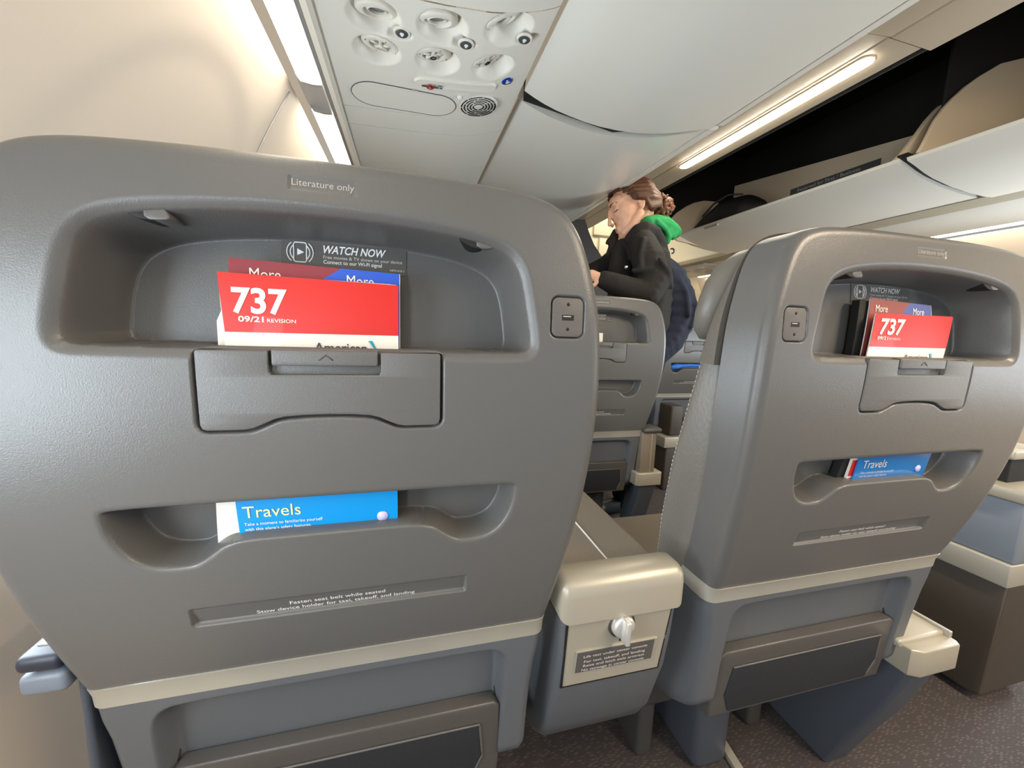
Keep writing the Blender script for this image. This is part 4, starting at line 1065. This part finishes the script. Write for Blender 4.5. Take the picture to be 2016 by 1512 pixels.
# dark aisle armrest of the distant seat
ad = thing('armrest', 'dark boxy armrest beside the distant seat across the aisle', 'armrest', (1.50, 1.95, FLOOR))
box('arm_box', (1.485, 1.94, .475), (1.57, 2.06, .655), m_brown, ad, .012)
box('arm_cap', (1.445, 1.925, .405), (1.57, 2.06, .470), m_cap, ad, .006)
box('side_panel', (1.47, 1.94, FLOOR), (1.56, 2.4, .41), m_brown, ad, .010)

# ------------------------------------------------------------------ the person leaning over the seat one row ahead
E_ = np.array((.915, 1.564, 1.582)); Fv = np.array((-.9141, .1924, -.3597)); Uv = np.array((-.3182, .2160, .9241)); Lv = np.array((-.2550, -.9573, .1359))
Rm = np.stack([Fv, Uv, Lv], 1)
def hd(f, u, l=0.0): return tuple(E_ + Rm @ np.array((f, u, l)))
def ell(f, u, l, rf, ru, rl): return (hd(f, u, l), Rm @ np.diag((rf, ru, rl)))
per_loc = (.95, 1.50, FLOOR)
body_ch = [
    [(hd(-.035, -.035), .050), ((.940, 1.548, 1.500), .046), ((.965, 1.535, 1.455), .055)],                       # neck
    [((.965, 1.540, 1.425), .060), ((1.01, 1.52, 1.32), .075), ((1.06, 1.50, 1.22), .080), ((1.10, 1.49, 1.14), .080)],   # trunk
    [(hd(.098, .022), .0075), (hd(.109, -.010), .0085), (hd(.1155, -.030), .0095)],                                     # nose bridge to tip
    [(hd(.103, -.038, .009), .0070)], [(hd(.103, -.038, -.009), .0070)],
    [(hd(.092, -.0600, .0), .0085), (hd(.088, -.0600, .014), .0060)], [(hd(.0895, -.0705, .0), .0085), (hd(.086, -.0700, .013), .0060)],
    [(hd(.079, -.096, .0), .0170), (hd(.070, -.097, .018), .0150)], [(hd(.079, -.096, .0), .0170), (hd(.070, -.097, -.018), .0150)],
    [(hd(.070, -.090, .018), .020), (hd(.035, -.075, .044), .020), (hd(.000, -.045, .056), .020)],
    [(hd(.070, -.090, -.018), .020), (hd(.035, -.075, -.044), .020), (hd(.000, -.045, -.056), .020)],
    # ear
    [(hd(-.006, .026, .071), .0065), (hd(-.020, .024, .076), .0065), (hd(-.029, .010, .078), .0060), (hd(-.026, -.008, .076), .0058), (hd(-.014, -.026, .071), .0070), (hd(-.008, -.018, .070), .0060)],
    # hands reaching into the row
    [((.700, 1.408, 1.256), .022), ((.672, 1.420, 1.268), .022)],
    [((.660, 1.412, 1.262), .0085), ((.638, 1.416, 1.252), .0080), ((.626, 1.424, 1.236), .0075)],
    [((.662, 1.424, 1.270), .0085), ((.634, 1.430, 1.262), .0080), ((.620, 1.436, 1.244), .0075)],
    [((.664, 1.436, 1.274), .0085), ((.638, 1.444, 1.266), .0080), ((.626, 1.450, 1.250), .0075)],
    [((.672, 1.446, 1.272), .0080), ((.652, 1.456, 1.262), .0075), ((.642, 1.460, 1.248), .0070)],
    [((.690, 1.402, 1.244), .0100), ((.676, 1.398, 1.228), .0090), ((.662, 1.402, 1.218), .0080)],
    [((.745, 1.39, 1.238), .026), ((.700, 1.408, 1.256), .022)],
]
body_ex = [ell(-.022, .045, 0, .100, .083, .074), ell(.030, .000, 0, .068, .075, .066), ell(.044, -.045, 0, .050, .060, .052), ell(.050, .040, 0, .046, .045, .058),
           ell(.086, -.064, 0, .014, .020, .022), ell(-.018, .002, .070, .016, .026, .006),
           ell(.080, .034, .026, .014, .008, .022), ell(.080, .034, -.026, .014, .008, .022),
           ell(.076, .014, .031, .0135, .0105, .016), ell(.076, .014, -.031, .0135, .0105, .016)]
person = blob_mesh('person', body_ch, .0032, m_skin, None, 3, body_ex, per_loc)
tag(person, 'person in black jacket with green hood and jeans, leaning left over the seats', 'person')
# face details
def arc(name, pts, r, m):
    bm = bmesh.new(); tube(bm, [hd(*p) for p in pts], r, 6); return mkbm(name, bm, m, person, True)
arc('eyelash', [(.0905, .0075, .018), (.0895, .0045, .027), (.085, .0040, .037), (.077, .0065, .046)], .0016, m_scarf)
arc('eyebrow', [(.0945, .036, .012), (.0930, .040, .024), (.086, .040, .036), (.073, .034, .050)], [.0022, .0026, .0022, .0012], m_hair)
arc('lips', [(.0985, -.0655, .002), (.0965, -.0655, .010), (.0905, -.0660, .018)], [.0030, .0026, .0012], m_lip)
# hair: swept-back strands over a scalp cap, and the curly bunch at the nape
strands = []
for k in range(-9, 10):
    th = k / 9 * 1.72
    c, s = math.cos(th), math.sin(th)
    a = (.078 - .055 * (1 - c) - .02 * max(0, abs(th) - 1.0), .060 + .030 * c - .045 * max(0, abs(th) - .9), .074 * s)
    b = (.015 - .02 * (1 - c), .055 + .079 * c - .025 * (abs(s) ** 3), .083 * s)
    d = (-.070, .050 + .060 * c - .040 * (1 - c), .078 * s)
    e = (-.112, .012 + .030 * c - .030 * (1 - c) * .5, .042 * s)
    jit = lambda p: hd(p[0] + random.uniform(-.003, .003), p[1] + random.uniform(-.003, .003), p[2] + random.uniform(-.002, .002))
    strands.append([(jit(a), .0055), (jit(b), .0080), (jit(d), .0085), (jit(e), .0100)])
for k in range(5):
    strands.append([(hd(.012 - .012 * k, .020 - .004 * k * k * .3, .074 + .002 * k), .006), (hd(-.045, -.005 - .008 * k, .072), .009), (hd(-.100, -.010 - .006 * k, .045), .012)])
for k in range(8):
    t = -1.0 + k / 3.5
    strands.append([(hd(-.060, -.035, .050 * t), .016), (hd(-.098, -.020, .040 * t), .018)])
hair = blob_mesh('hair', strands, .0038, m_hair, person, 1, [ell(-.042, .052, 0, .082, .076, .074)])
cur = []
for k in range(170):
    v = np.random.RandomState(k).normal(size=3); v /= np.linalg.norm(v); r0_ = .036 + .007 * random.random()
    p = np.array((-.128, -.036, .0)) + v * np.array((r0_ * .95, r0_ * 1.05, r0_))
    q = p + np.random.RandomState(k + 500).normal(size=3) * .0045
    cur.append([(hd(*p), .0078), (hd(*q), .0070)])
cur.append([(hd(-.128, -.036, 0), .034)])
blob_mesh('curly_ponytail', cur, .0025, mat('auburn_curls', (0.13, 0.045, 0.012), .5, 0, .8, 150, var=.5, vscale=70), person, 1)
# clothes
jk = [
    [((.885, 1.505, 1.440), .030), ((.897, 1.478, 1.472), .028), ((.925, 1.468, 1.482), .030), ((.975, 1.475, 1.468), .032), ((1.015, 1.485, 1.428), .030), ((1.035, 1.495, 1.40), .028)],
    [((.955, 1.550, 1.415), .090), ((.992, 1.525, 1.350), .098), ((1.000, 1.510, 1.270), .104), ((.985, 1.500, 1.190), .110), ((.975, 1.49, 1.10), .108)],
    [((.912, 1.455, 1.408), .062), ((.918, 1.408, 1.335), .068), ((.925, 1.375, 1.258), .066), ((.895, 1.368, 1.205), .060), ((.825, 1.385, 1.216), .053), ((.765, 1.395, 1.235), .046), ((.722, 1.405, 1.250), .038)],
    [((.960, 1.650, 1.440), .060), ((.925, 1.680, 1.395), .058), ((.868, 1.690, 1.350), .052), ((.775, 1.684, 1.305), .047)],
    [((.872, 1.556, 1.425), .030), ((.862, 1.550, 1.385), .040), ((.866, 1.540, 1.300), .058), ((.88, 1.53, 1.20), .070)],
    [((.835, 1.380, 1.292), .012), ((.895, 1.335, 1.290), .014), ((.955, 1.345, 1.262), .012)],
    [((.880, 1.402, 1.420), .012), ((.858, 1.380, 1.350), .013), ((.853, 1.362, 1.295), .012)],
    [((.905, 1.318, 1.330), .010), ((.950, 1.318, 1.285), .012), ((.985, 1.345, 1.235), .012)],
]
jacket = blob_mesh('jacket', jk, .0065, m_jacket, person, 2)
bm = bmesh.new(); lathe(bm, [(0, .006), (.005, .004), (.006, -.004)], (.797, 1.376, 1.302), (0, -1, 0), 12); mkbm('zip_pull', bm, m_chrome, jacket, True)
blob_mesh('scarf', [[((.866, 1.606, 1.490), .018), ((.852, 1.602, 1.457), .022), ((.858, 1.597, 1.425), .028)], [((.858, 1.60, 1.46), .014), ((.835, 1.606, 1.452), .012), ((.824, 1.608, 1.440), .006)], [((.85, 1.60, 1.42), .02), ((.835, 1.602, 1.39), .014)]], .0045, m_scarf, person, 1)
blob_mesh('hood', [[((.952, 1.492, 1.512), .030), ((1.001, 1.506, 1.520), .036), ((1.049, 1.518, 1.516), .041), ((1.093, 1.526, 1.502), .037), ((1.118, 1.529, 1.497), .027)],
                   [((1.030, 1.57, 1.530), .036), ((1.09, 1.572, 1.530), .036)],
                   [((1.055, 1.507, 1.486), .030), ((1.050, 1.490, 1.456), .018), ((1.050, 1.482, 1.438), .009)],
                   [((1.098, 1.512, 1.490), .022), ((1.085, 1.500, 1.470), .016)], [((.980, 1.470, 1.515), .012), ((1.03, 1.478, 1.49), .012), ((1.055, 1.478, 1.455), .008)]], .0045, m_hood, person, 2)
bm = bmesh.new(); tube(bm, [(1.066 + .010 * math.cos(t), 1.47, 1.402 + .010 * math.sin(t)) for t in np.linspace(-1.6, 2.4, 10)], .0032, 6); mkbm('jacket_cord', bm, m_scarf, jacket, True)
jn = [
    [((1.050, 1.52, 1.355), .045), ((1.075, 1.51, 1.275), .095), ((1.108, 1.50, 1.190), .105), ((1.112, 1.495, 1.106), .098), ((1.080, 1.49, 1.03), .090), ((1.010, 1.49, .96), .082), ((.985, 1.49, .80), .068), ((.985, 1.50, .50), .058), ((.985, 1.50, FLOOR + .09), .052)],
    [((1.10, 1.63, 1.24), .095), ((1.135, 1.63, 1.17), .105), ((1.12, 1.62, 1.07), .095), ((1.06, 1.62, .98), .085), ((1.02, 1.64, .80), .068), ((1.03, 1.66, .50), .058), ((1.03, 1.66, FLOOR + .09), .052)],
    [((1.07, 1.44, 1.31), .012), ((1.105, 1.405, 1.22), .014), ((1.12, 1.395, 1.13), .012)],
    [((1.145, 1.43, 1.25), .010), ((1.165, 1.415, 1.17), .014), ((1.15, 1.41, 1.08), .010)],
]
blob_mesh('jeans', jn, .0065, m_jeans, person, 2)
for px_, py_ in ((.975, 1.50), (1.02, 1.66)):
    blob_mesh('shoe', [[((px_ + .03, py_, FLOOR + .027), .045), ((px_ - .05, py_, FLOOR + .021), .040), ((px_ - .13, py_, FLOOR + .013), .032)]], .008, m_dark, person, 2)

person.location += Vector((.036, .062, .020))
